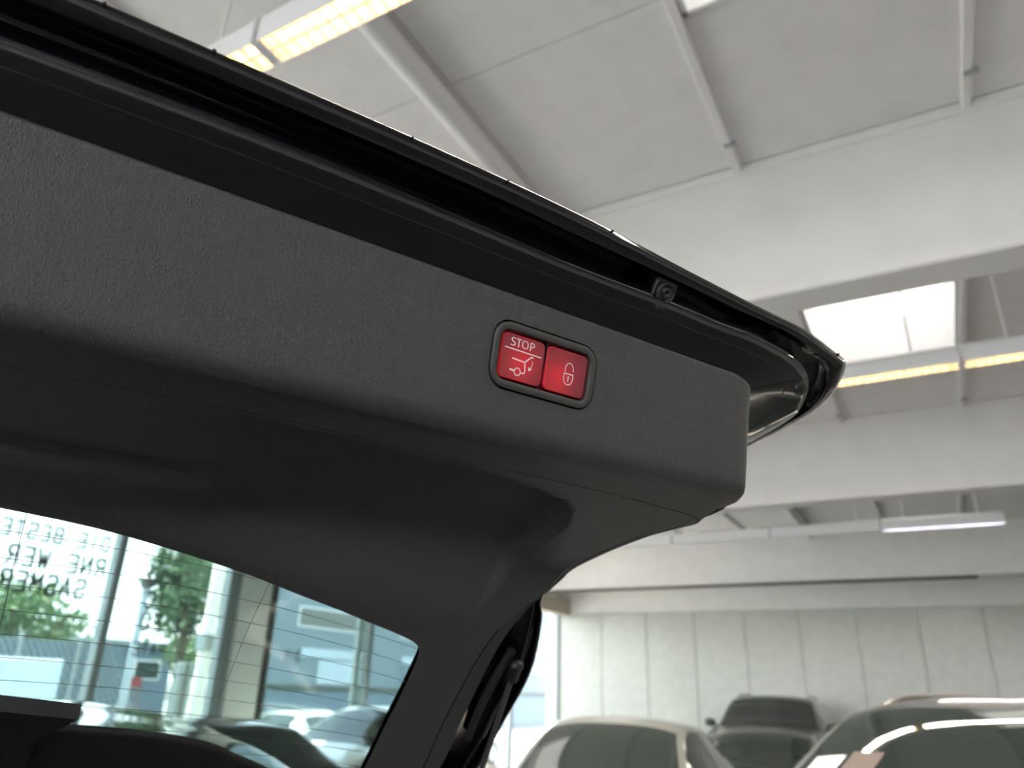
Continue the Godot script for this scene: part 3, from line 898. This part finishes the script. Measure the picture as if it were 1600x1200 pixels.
func build_estate() -> void:
	var car := Node3D.new()
	car.name = numbered("estate_car")
	add_child(car)
	meta(car, "black estate car with raised tailgate, grey lining and red illuminated switches", "car")
	# U, up, -W as axes of the car; the switch stands over its local origin
	car.transform = Transform3D(Basis(Vector3(0.4617, 0, -0.8870), Vector3.UP, Vector3(0.8870, 0, 0.4617)), Vector3(-0.191, 0, -0.374))
	var st: SurfaceTool

	# ---- painted shell of the tailgate
	var l2 := crv(curve3(C_L2), 5)
	var l1 := crv(curve3(C_L1), 5)
	var kk := crv(curve3(C_K), 5)
	var rim_in := []
	var chan_a := []
	var chan_b := []
	var rim_a := []
	var rim_b := []
	var rim_c := []
	for i in l2.size():
		var a: Vector3 = l1[i]
		var b: Vector3 = l2[i]
		var dir := (b - a).normalized()
		var along: Vector3 = (l2[mini(i + 1, l2.size() - 1)] - l2[maxi(i - 1, 0)]).normalized()
		var inward := along.cross(dir).normalized()      # into the tailgate
		if inward.y < 0: inward = -inward
		var m := a.lerp(b, 0.55)
		chan_a.append(a.lerp(b, 0.0) + inward * 0.024)
		chan_b.append(a.lerp(b, 0.52) + inward * 0.024)
		rim_in.append(m)
		rim_a.append(a.lerp(b, 0.66) - inward * 0.0022)
		rim_b.append(a.lerp(b, 0.85) - inward * 0.0016)
		rim_c.append(b + inward * 0.006 + dir * 0.001)
	# flange, bowed slightly outwards, with a sealing line
	var fl := []
	for t in [0.0, 0.2, 0.4, 0.6, 0.76, 0.84, 0.90, 0.95, 1.0]:
		var row := []
		for i in l1.size():
			var a: Vector3 = kk[i]
			var b: Vector3 = l1[i]
			var nrm := Vector3(0, -0.6, 0.8)
			row.append(a.lerp(b, t) + nrm * (0.0015 - (0.0065 - 0.0045 * smoothstep(35.0, 50.0, float(i))) * pow(maxf(t - 0.76, 0.0) / 0.24, 2.0)))
		fl.append(mirror(row))
	st = ST()
	grid(st, fl)
	var shell := mi("tailgate_frame", done(st), M.hero_paint, car)
	var seal := []
	for i in l1.size() - 10: seal.append((kk[i] as Vector3).lerp(l1[i], 0.62) + Vector3(0, -0.6, 0.8) * 0.0015)
	st = ST()
	tube(st, mirror(seal.slice(0, 70)), 0.0003, 5)
	mi("sealing_line", done(st), M.rubber, shell)
	st = ST()
	grid(st, [fl[-1], mirror(chan_a), mirror(chan_b), mirror(rim_in)], 1)
	mi("rain_channel", done(st), M.hero_paint, shell)
	st = ST()
	grid(st, [mirror(rim_in), mirror(rim_a), mirror(rim_b), mirror(l2), mirror(rim_c)], 1)
	mi("hem_edge", done(st), M.hero_paint, shell)
	# outer skin from the hem to the window
	var gl := crv(curve3(C_G), 5)
	var skin := [mirror(rim_c)]
	for t in [0.08, 0.25, 0.5, 0.75, 1.0]:
		var row := []
		for i in rim_c.size():
			var g3 := L(gl[i].x, gl[i].z, gp(gl[i].z) + 0.014)
			var p: Vector3 = (rim_c[i] as Vector3).lerp(g3, t)
			p.y += 0.03 * sin(PI * t) * clampf(1.0 - (i - 80) / 20.0, 0.15, 1.0)
			row.append(p)
		skin.append(mirror(row))
	st = ST()
	grid(st, skin)
	mi("outer_skin", done(st), M.hero_paint, shell)
	# small drops hanging on the hem
	rng.seed = 8
	for i in [2, 4, 9, 12, 16, 41]:
		var st2 := ST()
		var r := rng.randf_range(0.0007, 0.0013)
		var prof := []
		for k in 6: prof.append(Vector2(r * sin(PI * k / 5.0) + 0.00001, r * 0.8 * cos(PI * k / 5.0)))
		lathe(st2, prof, 8)
		mi("droplet", done(st2), M.rubber, shell, (l2[i] as Vector3) + Vector3(0, -0.0002, 0.0004))
	# rubber buffer in the channel
	var buf := Transform3D(Basis(Vector3.RIGHT, Vector3(0, -0.62, 0.78), Vector3(0, -0.78, -0.62)), L(0.079, -0.030, 0.0645))
	st = ST()
	lathe(st, [Vector2(0.0078, -0.004), Vector2(0.0078, 0.002), Vector2(0.0070, 0.0032), Vector2(0.0058, 0.0034), Vector2(0.0054, 0.0020), Vector2(0.0040, 0.0020), Vector2(0.0036, 0.0036), Vector2(0.0020, 0.0036), Vector2(0.0018, 0.0012), Vector2(0.0001, 0.0012)], 24, buf, 1)
	mi("rubber_buffer", done(st), M.rubber, shell)
	st = ST()
	bx(st, Vector3(-0.0105, -0.003, -0.0075), Vector3(-0.0078, 0.0015, 0.0075), 0.001, buf)
	bx(st, Vector3(-0.009, -0.003, -0.0085), Vector3(0.009, 0.0006, 0.0085), 0.001, buf)
	mi("buffer_seat", done(st), M.black_plastic, shell)
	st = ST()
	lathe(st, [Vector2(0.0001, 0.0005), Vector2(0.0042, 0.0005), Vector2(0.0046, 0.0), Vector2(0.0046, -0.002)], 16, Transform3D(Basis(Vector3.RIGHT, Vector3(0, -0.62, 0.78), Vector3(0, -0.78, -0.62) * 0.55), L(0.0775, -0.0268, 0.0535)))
	mi("drain_hole_disc", done(st), M.rubber, shell)  # dark disc put in for the shade inside a small hole

	# ---- upper lining with the switch opening
	var rows_wh := [[-0.0045, 0.0335], [-0.0125, 0.0340], [-0.0140, 0.0325], [-0.0135, 0.0310]]
	var d1 := Vector2(sin(deg_to_rad(23)), -cos(deg_to_rad(23)))     # down the switch face, (w, h)
	for v in [-0.0265, -0.012, 0.0, 0.012, 0.0265, 0.034]: rows_wh.append([d1.x * v, d1.y * v])
	rows_wh += [[0.0158, -0.0370], [0.0186, -0.0415], [0.0225, -0.0447], [0.0270, -0.0462], [0.0285, -0.0464], [0.0295, -0.0468], [0.036, -0.0478]]
	var o3 := crv(curve3(C_O), 5)
	var nsub := 5
	var up_rows := []
	var s_front := [-.3, -.2, -.1, -.048, .053, .1, .125, .145, .165]
	var w_side := [.05, .085, .115, .175, .22, .25]
	for r in rows_wh.size():
		var w: float = rows_wh[r][0]
		var h: float = rows_wh[r][1]
		var ins := maxf(0.0, w - 0.0185) * 0.5
		var fr := clampf((0.0325 - h) / (0.0325 + 0.0478), 0, 1)
		var c := []
		for s in s_front:
			# a small step under the switch face, running out towards the corner
			var step: float = ledge(s, w) if r >= rows_wh.size() - 2 else 0.0
			c.append(L(s, w, h + step))
		var R := 0.03
		for k in 4:
			var a := PI / 8.0 * (k + 1)
			var ww := w + R - R * cos(a)
			var sd := 0.199 + 0.023 * fr - R + (R - ins) * sin(a)
			c.append(L(sd, ww, h + (-0.01 * (1 - fr) * (k + 1) / 4.0)))
		for k in w_side.size():
			var ww := maxf(w_side[k], w + R + 0.004 * (k + 1))
			var top: float = C_K[12 + k][2] + 0.002
			c.append(L(0.199 + 0.005 * fr + 0.018 * fr * (1.0 - smoothstep(0.06, 0.13, ww)) - ins, ww, lerpf(top, hp(ww), fr)))
		var cc := []
		for i in c.size() - 1:      # straight steps along the face, smooth round the corner
			for k in nsub:
				if i < 8: cc.append((c[i] as Vector3).lerp(c[i + 1], k / float(nsub)))
				else: cc.append((c[i] as Vector3).cubic_interpolate(c[i + 1], c[i - 1], c[mini(i + 2, c.size() - 1)], k / float(nsub)))
		cc.append(c[-1])
		up_rows.append(cc)
	var ncol: int = up_rows[0].size()
	var last := []
	for i in ncol:
		var q: Vector3 = o3[mini(i, o3.size() - 1)]
		if i <= 40:
			var sx: float = up_rows[0][i].x
			var best := 0
			for k in 41:
				if absf(o3[k].x - sx) < absf(o3[best].x - sx): best = k
			q = Vector3(sx, 0, o3[best].z)
		last.append(L(q.x, q.z - 0.0006, hp(q.z) + ledge(q.x, q.z)))
	up_rows.append(last)
	var lip := []
	for i in ncol: lip.append((last[i] as Vector3) + Vector3(0, 0.004, -0.0002))
	var full := []
	for r in up_rows: full.append(mirror(r))
	var skip := {}
	for r in range(4, 8):
		for k in nsub: skip[Vector2i(r, ncol - 1 + 15 + k)] = true
	st = ST()
	grid(st, full, 1, skip)
	grid(st, [full[-1], mirror(lip)], 7)
	# rounded cut-out for the switch, with the edge of the lining turned in
	var cut := rounded(0.0797, 0.0417, 0.0121, 0.12, 10)
	var r_out := []
	var r_edge := []
	var r_in := []
	for q in cut:
		var kx := 0.0505 / maxf(absf(q.x), 1e-6)
		var ky := 0.0265 / maxf(absf(q.y), 1e-6)
		var kq := minf(kx, ky)
		r_out.append(q * kq)
		r_edge.append(q)
		r_in.append(q)
	var ex := Vector3.RIGHT
	var ey := Vector3(0, cos(deg_to_rad(23)), sin(deg_to_rad(23)))
	var ez := Vector3(0, -sin(deg_to_rad(23)), cos(deg_to_rad(23)))
	var on_face := func(q: Vector2, z: float): return L(0.0025, 0, 0) + ex * q.x + ey * q.y + ez * z
	var p_out := []
	var p_edge := []
	var p_in := []
	for q in r_out: p_out.append(on_face.call(q, 0.0))
	for q in r_edge: p_edge.append(on_face.call(q, 0.0)); p_in.append(on_face.call(q * 0.998, -0.006))
	grid(st, [p_out, p_edge], -1)
	grid(st, [p_edge, p_in], 5)
	st.set_smooth_group(-1)      # corners between the rounded edge and the square opening
	for c in 4:
		var cx := 0.0505 * (1.0 if c in [0, 3] else -1.0)
		var cy := 0.0265 * (1.0 if c in [0, 1] else -1.0)
		for i in p_out.size() - 1:
			var a: Vector2 = r_out[i]
			var b: Vector2 = r_out[i + 1]
			if absf(absf(a.x) - 0.0505) < 1e-5 and absf(absf(b.y) - 0.0265) < 1e-5 and absf(absf(b.x) - 0.0505) > 1e-5 or absf(absf(b.x) - 0.0505) < 1e-5 and absf(absf(a.y) - 0.0265) < 1e-5 and absf(absf(a.x) - 0.0505) > 1e-5:
				if signf(a.x) == signf(cx) and signf(a.y) == signf(cy): tri(st, p_out[i], on_face.call(Vector2(cx, cy), 0.0), p_out[i + 1])
	var upper := mi("tailgate_lining", done(st), M.trim, car)

	# ---- lower lining: frame between the seam and the window
	var low := []
	var ts := []
	for i in 33: ts.append(i / 32.0)
	for t in ts:
		var row := []
		for i in o3.size():
			var s := lerpf(o3[i].x, gl[i].x, t)
			var w := lerpf(o3[i].z + 0.0006, gl[i].z, t)
			var h := hp(w) + ledge(s, w)
			h += recess(s, w) * (1.0 - smoothstep(0.8, 1.0, t))
			if t == 1.0: h = gp(w) + 0.001
			row.append(L(s, w, h))
		low.append(mirror(row))
	var lip2 := []
	for i in o3.size(): lip2.append(L(o3[i].x, o3[i].z + 0.0008, hp(o3[i].z) + 0.004 + ledge(o3[i].x, o3[i].z)))
	st = ST()
	grid(st, low)
	grid(st, [mirror(lip2), low[0]], 7)
	mi("window_surround", done(st), M.trim, upper).set_meta("label", "lower lining round the rear window")
	# pull handle bar inside the pocket
	# ---- strip and seal beside the window
	for sgn in [1, -1]:
		var sm := []
		var oo := curve3(C_O).slice(17)
		var ss := [[.205,.243,.004],[.200,.266,.004],[.190,.290,.004],[.184,.325,.003],[.195,.41,.003],[.205,.463,.003],[.21,.56,.003]]
		var a := []
		var b := []
		var c := []
		for i in oo.size():
			a.append(L(oo[i].x + 0.001, oo[i].z, hp(oo[i].z) - 0.0005))
			b.append(L(ss[i][0], ss[i][1], gp(ss[i][1]) + ss[i][2]))
			c.append(L(ss[i][0] + 0.002, ss[i][1], gp(ss[i][1]) + 0.02))
		for q in [crv(a, 5), crv(b, 5), crv(c, 5)]:
			var row := []
			for p in q: row.append(p if sgn == 1 else Vector3(-0.6 - p.x, p.y, p.z))
			sm.append(row)
		st = ST()
		grid(st, [sm[0], sm[1]], 1)
		grid(st, [sm[1], sm[2]], 2)
		mi("side_strip", done(st), M.trim, upper)
		# gas strut from the frame down to the body, with its socket head
		var fx := func(p: Vector3): return p if sgn == 1 else Vector3(-0.6 - p.x, p.y, p.z)
		var s0 := L(0.2105, 0.338, -0.172)
		var s1 := L(0.2535, 0.465, -0.278)
		var s2 := s0 + (s1 - s0) * 2.6
		st = ST()
		tube(st, [fx.call(s0), fx.call(s0.lerp(s2, 0.45))], 0.0032, 10)
		tube(st, [fx.call(s0.lerp(s2, 0.42)), fx.call(s2)], 0.0075, 12)
		var strut := mi("strut", done(st), M.trim, car)
		st = ST()
		tube(st, [fx.call(s0 + (s0 - s1).normalized() * 0.018), fx.call(s0 + (s1 - s0).normalized() * 0.004)], 0.0068, 12)
		lathe(st, [Vector2(0.0001, -0.006), Vector2(0.005, -0.006), Vector2(0.006, 0), Vector2(0.005, 0.006), Vector2(0.0001, 0.006)], 12, Transform3D(Basis(Vector3.BACK, PI / 2), fx.call(s0 + (s0 - s1).normalized() * 0.016)))
		mi("socket", done(st), M.black_plastic, strut)
		# wiring cover beside the strut
		st = ST()
		var cv := [L(0.1985, 0.322, gp(0.322) - 0.002), L(0.199, 0.35, gp(0.35) - 0.003), L(0.204, 0.39, gp(0.39) - 0.003), L(0.214, 0.427, gp(0.427) - 0.001)]
		var cp := []
		for p in crv(cv, 5): cp.append(fx.call(p))
		tube(st, cp, 0.0045, 8)
		mi("cable_sleeve", done(st), M.rubber, car)

	# ---- rear window, 4 mm glass on the sloping plane, with heating wires
	var out_top := []
	var out_bot := []
	var n_up := Vector3(0, cos(deg_to_rad(40)), -sin(deg_to_rad(40)))
	var rows_g := []
	for t in [0.0, 0.2, 0.4, 0.6, 0.8, 1.0]:
		var row := []
		for i in gl.size():
			var sx: float = gl[i].x + 0.008
			var w0: float = gl[i].z - 0.006 if i < 45 else 0.31
			# columns run from the upper edge of the opening to the hinge side
			row.append(Vector2(sx, w0))
		rows_g.append(row)
	var cols := 40
	var ga := []
	var gb := []
	for r in 13:
		var ra := []
		var rb := []
		for c in cols + 1:
			var s := lerpf(-0.3, 0.132, c / float(cols))
			var w_top := 0.244
			for k in gl.size() - 1:
				if gl[k].x <= s and k < 52: w_top = gl[k].z - 0.008
			var w := lerpf(w_top, 0.575, r / 12.0)
			var p := L(s, w, gp(w) + 0.0012)
			ra.append(p)
			rb.append(p + n_up * 0.004)
		ga.append(mirror(ra))
		gb.append(mirror(rb))
	st = ST()
	var ga_down := ga.duplicate()
	ga_down.reverse()
	grid(st, ga_down, 1)
	grid(st, gb, 2)
	var cn: int = ga[0].size() - 1
	var e0 := []
	var e1 := []
	for r in 13: e0.append(ga[r][0]); e1.append(gb[r][0])
	grid(st, [e0, e1], 3)
	e0 = []; e1 = []
	for r in 13: e0.append(ga[r][cn]); e1.append(gb[r][cn])
	grid(st, [e0, e1], 4)
	grid(st, [ga[0], gb[0]], 5)
	grid(st, [ga[12], gb[12]], 6)
	var glass := mi("rear_window", done(st), M.rear_glass, car)
	for k in 16:
		var w0 := 0.266 + 0.0185 * k
		if w0 > 0.555: break
		var pts := []
		for i in 41:
			var s := lerpf(-0.3, 0.106, i / 40.0)
			var bow := 0.32 * pow(maxf(s + 0.3, 0.0), 2.0) * (1.0 - 0.6 * clampf((w0 - 0.266) / 0.25, 0, 1))
			var w := w0 - 0.002 + bow
			if s > 0.03 and w < 0.3085 + (s - 0.035) * 0.27: continue
			if s <= 0.03 and w < 0.25 + 0.3 * pow(maxf(s + 0.3, 0.0), 1.55): continue
			pts.append(L(s, w, gp(w) - 0.0002 + 0.001))
		if pts.size() < 3: continue
		st = ST()
		tube(st, mirror(pts) if pts[0].x < -0.295 else pts, 0.00023, 5)
		mi("heating_wire", done(st), M.wire, glass)
		if pts[0].x > -0.295:
			st = ST()
			var q := []
			for p in pts: q.append(Vector3(-0.6 - p.x, p.y, p.z))
			tube(st, q, 0.00023, 5)
			mi("heating_wire", done(st), M.wire, glass)
	for cv in [[[-.243,.251],[-.242,.29],[-.240,.327],[-.239,.40]], [[-.066,.281],[-.0665,.33],[-.064,.386],[-.069,.412],[-.075,.46]]]:
		var pts := []
		for p in cv: pts.append(L(p[0], p[1], gp(p[1]) + 0.0006))
		st = ST()
		tube(st, crv(pts, 4), 0.00023, 5)
		mi("aerial_wire", done(st), M.wire, glass)

	# ---- black frame along the hinge side of the window
	var ft := [L(-0.3, 0.407, gp(0.407) - 0.003), L(-0.193, 0.412, gp(0.412) - 0.003), L(-0.12, 0.4185, gp(0.4185) - 0.003), L(-0.06, 0.430, gp(0.430) - 0.003), L(-0.02, 0.447, gp(0.447) - 0.003), L(0.011, 0.461, gp(0.461) - 0.003), L(0.06, 0.49, gp(0.49) - 0.003), L(0.1, 0.52, gp(0.52) - 0.003), L(0.125, 0.555, gp(0.555) - 0.003)]
	var fa := crv(ft, 4)
	var fb := []
	var fc := []
	var fd := []
	for p in fa:
		fb.append(p + Vector3(0, 0.0034, -0.0026))
		fd.append(p + Vector3(0, -0.0045, -0.004))
		fc.append(L(p.x, 0.585, gp(0.585) - 0.008))
	st = ST()
	grid(st, [mirror(fb), mirror(fa)], 1)
	grid(st, [mirror(fa), mirror(fd)], 1)
	grid(st, [mirror(fd), mirror(fc)], 1)
	mi("window_frame", done(st), M.black_plastic, car)

	# ---- third brake light housing behind the glass, middle of the upper edge
	var bl := ST()
	var prof := []
	for q in [[0.1305, 0.394], [0.105, 0.414], [0.105, 0.44], [-0.105, 0.44], [-0.105, 0.414], [-0.1305, 0.394], [-0.07, 0.3865], [0.0, 0.384], [0.07, 0.3865]]: prof.append(q)
	var bot := []
	var topp := []
	for q in prof:
		bot.append(L(-0.3 + q[0], q[1], gp(q[1]) - 0.012))
		topp.append(L(-0.3 + q[0], q[1], gp(q[1]) - 0.0006))
	bot.append(bot[0]); topp.append(topp[0])
	grid(bl, [bot, topp], -1)
	for q in [bot, topp]:
		for i in q.size() - 1: tri(bl, L(-0.3, 0.41, gp(0.41) - (0.012 if q == bot else 0.0006)), q[i], q[i + 1])
	mi("brake_light", done(bl), M.black_plastic, car)

	# ---- switch panel
	var sw := Node3D.new()
	sw.name = "switch_panel"
	car.add_child(sw)
	var t23 := deg_to_rad(23)
	sw.transform = Transform3D(Basis(Vector3.RIGHT, Vector3(0, cos(t23), sin(t23)), Vector3(0, -sin(t23), cos(t23))), L(0.0025, 0, 0.0))
	st = ST()
	var b0 := rounded(0.0775, 0.0395, 0.0112)
	var b1 := rounded(0.0768, 0.0388, 0.0110)
	var b2 := rounded(0.0696, 0.0311, 0.0062)
	var b3 := rounded(0.0688, 0.0303, 0.0058)
	grid(st, [ring3(b0, -0.006), ring3(b0, 0.0008), ring3(b1, 0.0012), ring3(b2, 0.0012), ring3(b3, 0.0008), ring3(b3, -0.0035)], 1)
	mi("bezel", done(st), M.bezel, sw)
	# housing behind the buttons
	st = ST()
	grid(st, [ring3(rounded(0.0690, 0.0305, 0.0058), -0.0030), ring3(rounded(0.0690, 0.0305, 0.0058), -0.016)], 1)
	bx(st, Vector3(-0.0352, -0.0158, -0.017), Vector3(0.0352, 0.0158, -0.016))
	bx(st, Vector3(-0.0009, -0.0152, -0.016), Vector3(0.0005, 0.0152, -0.0022))
	mi("housing", done(st), M.black_plastic, sw)
	for k in 2:
		var cx: float = [-0.01680, 0.01680][k]
		st = ST()
		var p0 := rounded(0.0310, 0.0270, 0.0034)
		var p1 := rounded(0.0304, 0.0264, 0.0032)
		var at := Vector2(cx, 0)
		grid(st, [ring3(p0, -0.0022, at), ring3(p0, -0.0008, at), ring3(p1, -0.0003, at)], 1)
		st.set_smooth_group(2)
		var r1 := ring3(p1, -0.0003, at)
		for i in r1.size() - 1: tri(st, Vector3(cx, 0, -0.0003), r1[i], r1[i + 1])
		var b := mi(["stop_button", "lock_button"][k], done(st), M.red, sw)
		b.set_meta("label", ["glowing red button marked STOP with a tailgate symbol", "glowing red button with an open padlock symbol"][k])
		var led := OmniLight3D.new()
		led.name = "button_light"
		led.light_color = Color(1.0, 0.3, 0.42)
		led.light_energy = 0.000022
		led.light_size = 0.003
		led.omni_range = 0.05
		led.shadow_enabled = true
		sw.add_child(led, true)
		led.position = [Vector3(-0.0165, -0.0022, -0.0105), Vector3(0.0118, -0.0040, -0.0105)][k]
	# print on the buttons
	var font := SystemFont.new()
	font.font_names = PackedStringArray(["Droid Sans"])
	var tm := text("STOP", font, 0.0071, 0.00008)
	var lt := mi("lettering", tm, M.print, sw)
	var ab := tm.get_aabb()
	lt.transform = Transform3D(Basis(Vector3(0.0172 / ab.size.x, 0, 0), Vector3(-0.12 * 0.0050 / ab.size.y, 0.0050 / ab.size.y, 0), Vector3(0, 0, 1)), Vector3(-0.0264 - ab.position.x * 0.0172 / ab.size.x - 0.0006, 0.0064 - ab.position.y * 0.0050 / ab.size.y, -0.00022))
	var zp := -0.00018
	st = ST()
	stroke(st, [Vector2(-0.0301, 0.0046), Vector2(-0.0036, 0.0042)], 0.00065, zp)
	mi("rule_line", done(st), M.print, sw)
	st = ST()
	# tailgate symbol: roof, raised gate, back, bumper, wheel, sill, arrow
	stroke(st, [Vector2(-0.0238, -0.0009), Vector2(-0.0148, -0.0014), Vector2(-0.0105, 0.0028), Vector2(-0.0093, 0.0026)], 0.00085, zp)
	stroke(st, [Vector2(-0.0148, -0.0014), Vector2(-0.0139, -0.0062), Vector2(-0.0143, -0.0080), Vector2(-0.0163, -0.0084)], 0.00085, zp)
	stroke(st, arc(Vector2(-0.0192, -0.0082), 0.0022, 0.0022, 0, 360, 20), 0.00075, zp)
	stroke(st, [Vector2(-0.0246, -0.0078), Vector2(-0.0215, -0.0080)], 0.0011, zp)
	stroke(st, arc(Vector2(-0.0138, -0.0010), 0.0046, 0.0050, 18, -48, 10), 0.0005, zp)
	st.set_smooth_group(-1)
	for q in [[Vector2(-0.0116, -0.0061), Vector2(-0.0090, -0.0044), Vector2(-0.0117, -0.0035)]]:
		tri(st, Vector3(q[0].x - 0.12 * q[0].y, q[0].y, zp), Vector3(q[1].x - 0.12 * q[1].y, q[1].y, zp), Vector3(q[2].x - 0.12 * q[2].y, q[2].y, zp))
	mi("tailgate_symbol", done(st), M.print, sw)
	st = ST()
	var lc := Vector2(0.0188, -0.0010)
	stroke(st, arc(lc + Vector2(0, 0.0034), 0.0031, 0.0040, -8, 205, 20), 0.0006, zp)
	stroke(st, [lc + Vector2(-0.0035, 0.0006), lc + Vector2(0.0035, 0.0006)], 0.0006, zp)
	stroke(st, [lc + Vector2(0.0035, 0.0006)] + arc(lc + Vector2(0, -0.0016), 0.0036, 0.0046, 0, -180, 16) + [lc + Vector2(-0.0035, 0.0006)], 0.0006, zp)
	stroke(st, arc(lc + Vector2(0, -0.0016), 0.0004, 0.0005, 0, 360, 8), 0.0006, zp)
	stroke(st, [lc + Vector2(0, -0.0018), lc + Vector2(0, -0.0040)], 0.0008, zp)
	mi("padlock_symbol", done(st), M.print, sw)

	# ---- body of the estate
	var S := [[-4.45, .70, .55, .62, .6], [-4.3, .84, .68, .76, .68], [-3.5, .89, .84, .95, .74], [-3.25, .90, .9, .99, .74], [-2.45, .90, .93, 1.53, .60], [-1.7, .90, .95, 1.556, .60], [-1.0, .90, .96, 1.53, .56], [-0.62, .89, .96, 1.475, .50], [-0.585, .89, .955, 1.44, .50], [-0.55, .88, .90, .96, .66], [-0.30, .88, .84, .88, .70], [-0.12, .84, .70, .74, .68], [-0.08, .76, .55, .6, .6]]
	var rows := []
	var zz := []
	for i in S.size() - 1:
		for k in 6: zz.append(lerpf(S[i][0], S[i + 1][0], k / 6.0))
	zz.append(S[-1][0])
	for z in zz:
		var p := hermite(S, z)
		var half := [Vector3(0, 0.2, z), Vector3(p[1] * 0.9, 0.2, z), Vector3(p[1] * 0.985, 0.28, z), Vector3(p[1], 0.45, z), Vector3(p[1], lerpf(0.45, p[2], 0.6), z), side_pt(p, 0)]
		for k in [0.08, 0.3, 0.6, 0.9, 1.0]: half.append(side_pt(p, k))
		for f in [0.9, 0.75, 0.5, 0.25]: half.append(top_pt(p, f))
		var row := []
		for q in half: row.append(q + Vector3(-0.3, 0, 0))
		row.append(top_pt(p, 0) + Vector3(-0.3, 0, 0))
		for q in range(half.size() - 1, -1, -1): row.append(Vector3(-half[q].x - 0.3, half[q].y, half[q].z))
		rows.append(row)
	st = ST()
	var open_rear := {}
	for i in range(48, 54):
		for j in range(6, rows[0].size() - 7): open_rear[Vector2i(i, j)] = true
	for i in range(18, 24):
		for j in range(11, 19): open_rear[Vector2i(i, j)] = true
	for i in range(24, 41):
		if i in [29, 36]: continue
		for j in [6, 7, 8, 21, 22, 23]: open_rear[Vector2i(i, j)] = true
	grid(st, rows, 1, open_rear)
	for e in [0, rows.size() - 1]:
		for j in rows[e].size() - 1: tri(st, Vector3(-0.3, 0.4, rows[e][0].z), rows[e][j], rows[e][j + 1])
	var body := mi("body", done(st), M.hero_paint, car)
	for w in [["windscreen", -3.2, -2.5]]:
		var gq := []
		for i in 11:
			var p := hermite(S, lerpf(w[1], w[2], i / 10.0))
			var row := []
			for j in 13: row.append(top_pt(p, lerpf(-0.93, 0.93, j / 12.0), 0.008) + Vector3(-0.3, 0, 0))
			gq.append(row)
		st = ST()
		grid(st, gq)
		mi(w[0], done(st), M.cabin_glass, body)
	for side in [-1.0, 1.0]:
		for w in [[-2.7, -1.95], [-1.88, -1.15], [-1.08, -0.68]]:
			var gq := []
			for i in 9:
				var p := hermite(S, lerpf(w[0], w[1], i / 8.0))
				var row := []
				for j in 5:
					var q := side_pt(p, lerpf(0.1, 0.9, j / 4.0), 0.007)
					row.append(Vector3(q.x * side - 0.3, q.y, q.z))
				gq.append(row)
			st = ST()
			grid(st, gq)
			mi("side_window", done(st), M.cabin_glass, body)
		var pts := []
		for i in 21:
			var p := hermite(S, lerpf(-2.35, -0.72, i / 20.0))
			pts.append(Vector3(-0.3, 0, 0) + top_pt(p, 0.97 * side, -0.012))
		st = ST()
		tube(st, pts, 0.010, 8)
		mi("roof_moulding", done(st), M.steel, body)
		mi("tail_light", box(Vector3(-0.09, -0.11, -0.05), Vector3(0.09, 0.11, 0.05), 0.03), M.tail, body, Vector3(-0.3 + side * 0.74, 0.66, -0.2))
		for wz in [-3.6, -0.95]:
			st = ST()
			var tb := Transform3D(Basis(Vector3.BACK, PI / 2), Vector3(-0.3 + side * 0.8, 0.32, wz))
			lathe(st, [Vector2(0.2, -0.1), Vector2(0.3, -0.1), Vector2(0.32, -0.08), Vector2(0.32, 0.08), Vector2(0.3, 0.105), Vector2(0.2, 0.1)], 24, tb)
			var wheel := mi("wheel", done(st), M.tyre, car)
			st = ST()
			lathe(st, [Vector2(0.21, -0.1), Vector2(0.2, 0.09 * -side), Vector2(0.06, 0.1 * -side), Vector2(0.001, 0.11 * -side)], 20, tb, -1)
			mi("rim", done(st), M.rim, wheel)
	# load bay seen through the open rear
	var carpet := tri_tex(mat(Color(0.22, 0.22, 0.225), 0.95), noise_tex(0.2, FastNoiseLite.TYPE_SIMPLEX_SMOOTH, 17, false, 1, 256, [Color(0.8, 0.8, 0.8), Color(0.9, 0.9, 0.9), Color(1, 1, 1)]), 6.0)
	mi("load_floor", box(Vector3(-0.85, 0.70, -1.6), Vector3(0.25, 0.74, -0.35), 0.005), carpet, car)
	mi("seat_back", box(Vector3(-0.84, 0.74, -1.72), Vector3(0.24, 1.22, -1.6), 0.04), carpet, car)
	for side in [-1.0, 1.0]: mi("side_panel", box(Vector3(-0.31 + side * 0.6, 0.74, -1.6), Vector3(-0.29 + side * 0.6, 0.92, -0.6), 0.005), carpet, car)

func _ready() -> void:
	set_the_view()
	make_materials()
	build_hall()
	build_cars()
	build_estate()
	var g := "fluorescent lamps with lamellae in rows below the ceiling"
	lamp_row(-1.45, 4.0, -2.0 - 0.775 - 1.55 * 2, 6, 1.55, "warm lit fluorescent lamp above the raised tailgate", g)
	lamp_row(-6.02, 4.03, -0.33 - 1.55 * 3, 7, 1.55, "white trough lamp hanging before the skylight well", g)
	lamp_row(-12.0, 4.0, 1.0 - 0.775 - 1.55 * 4, 5, 1.55, "white trough lamp between the two far beams", g, [4], true)
	build_outside()
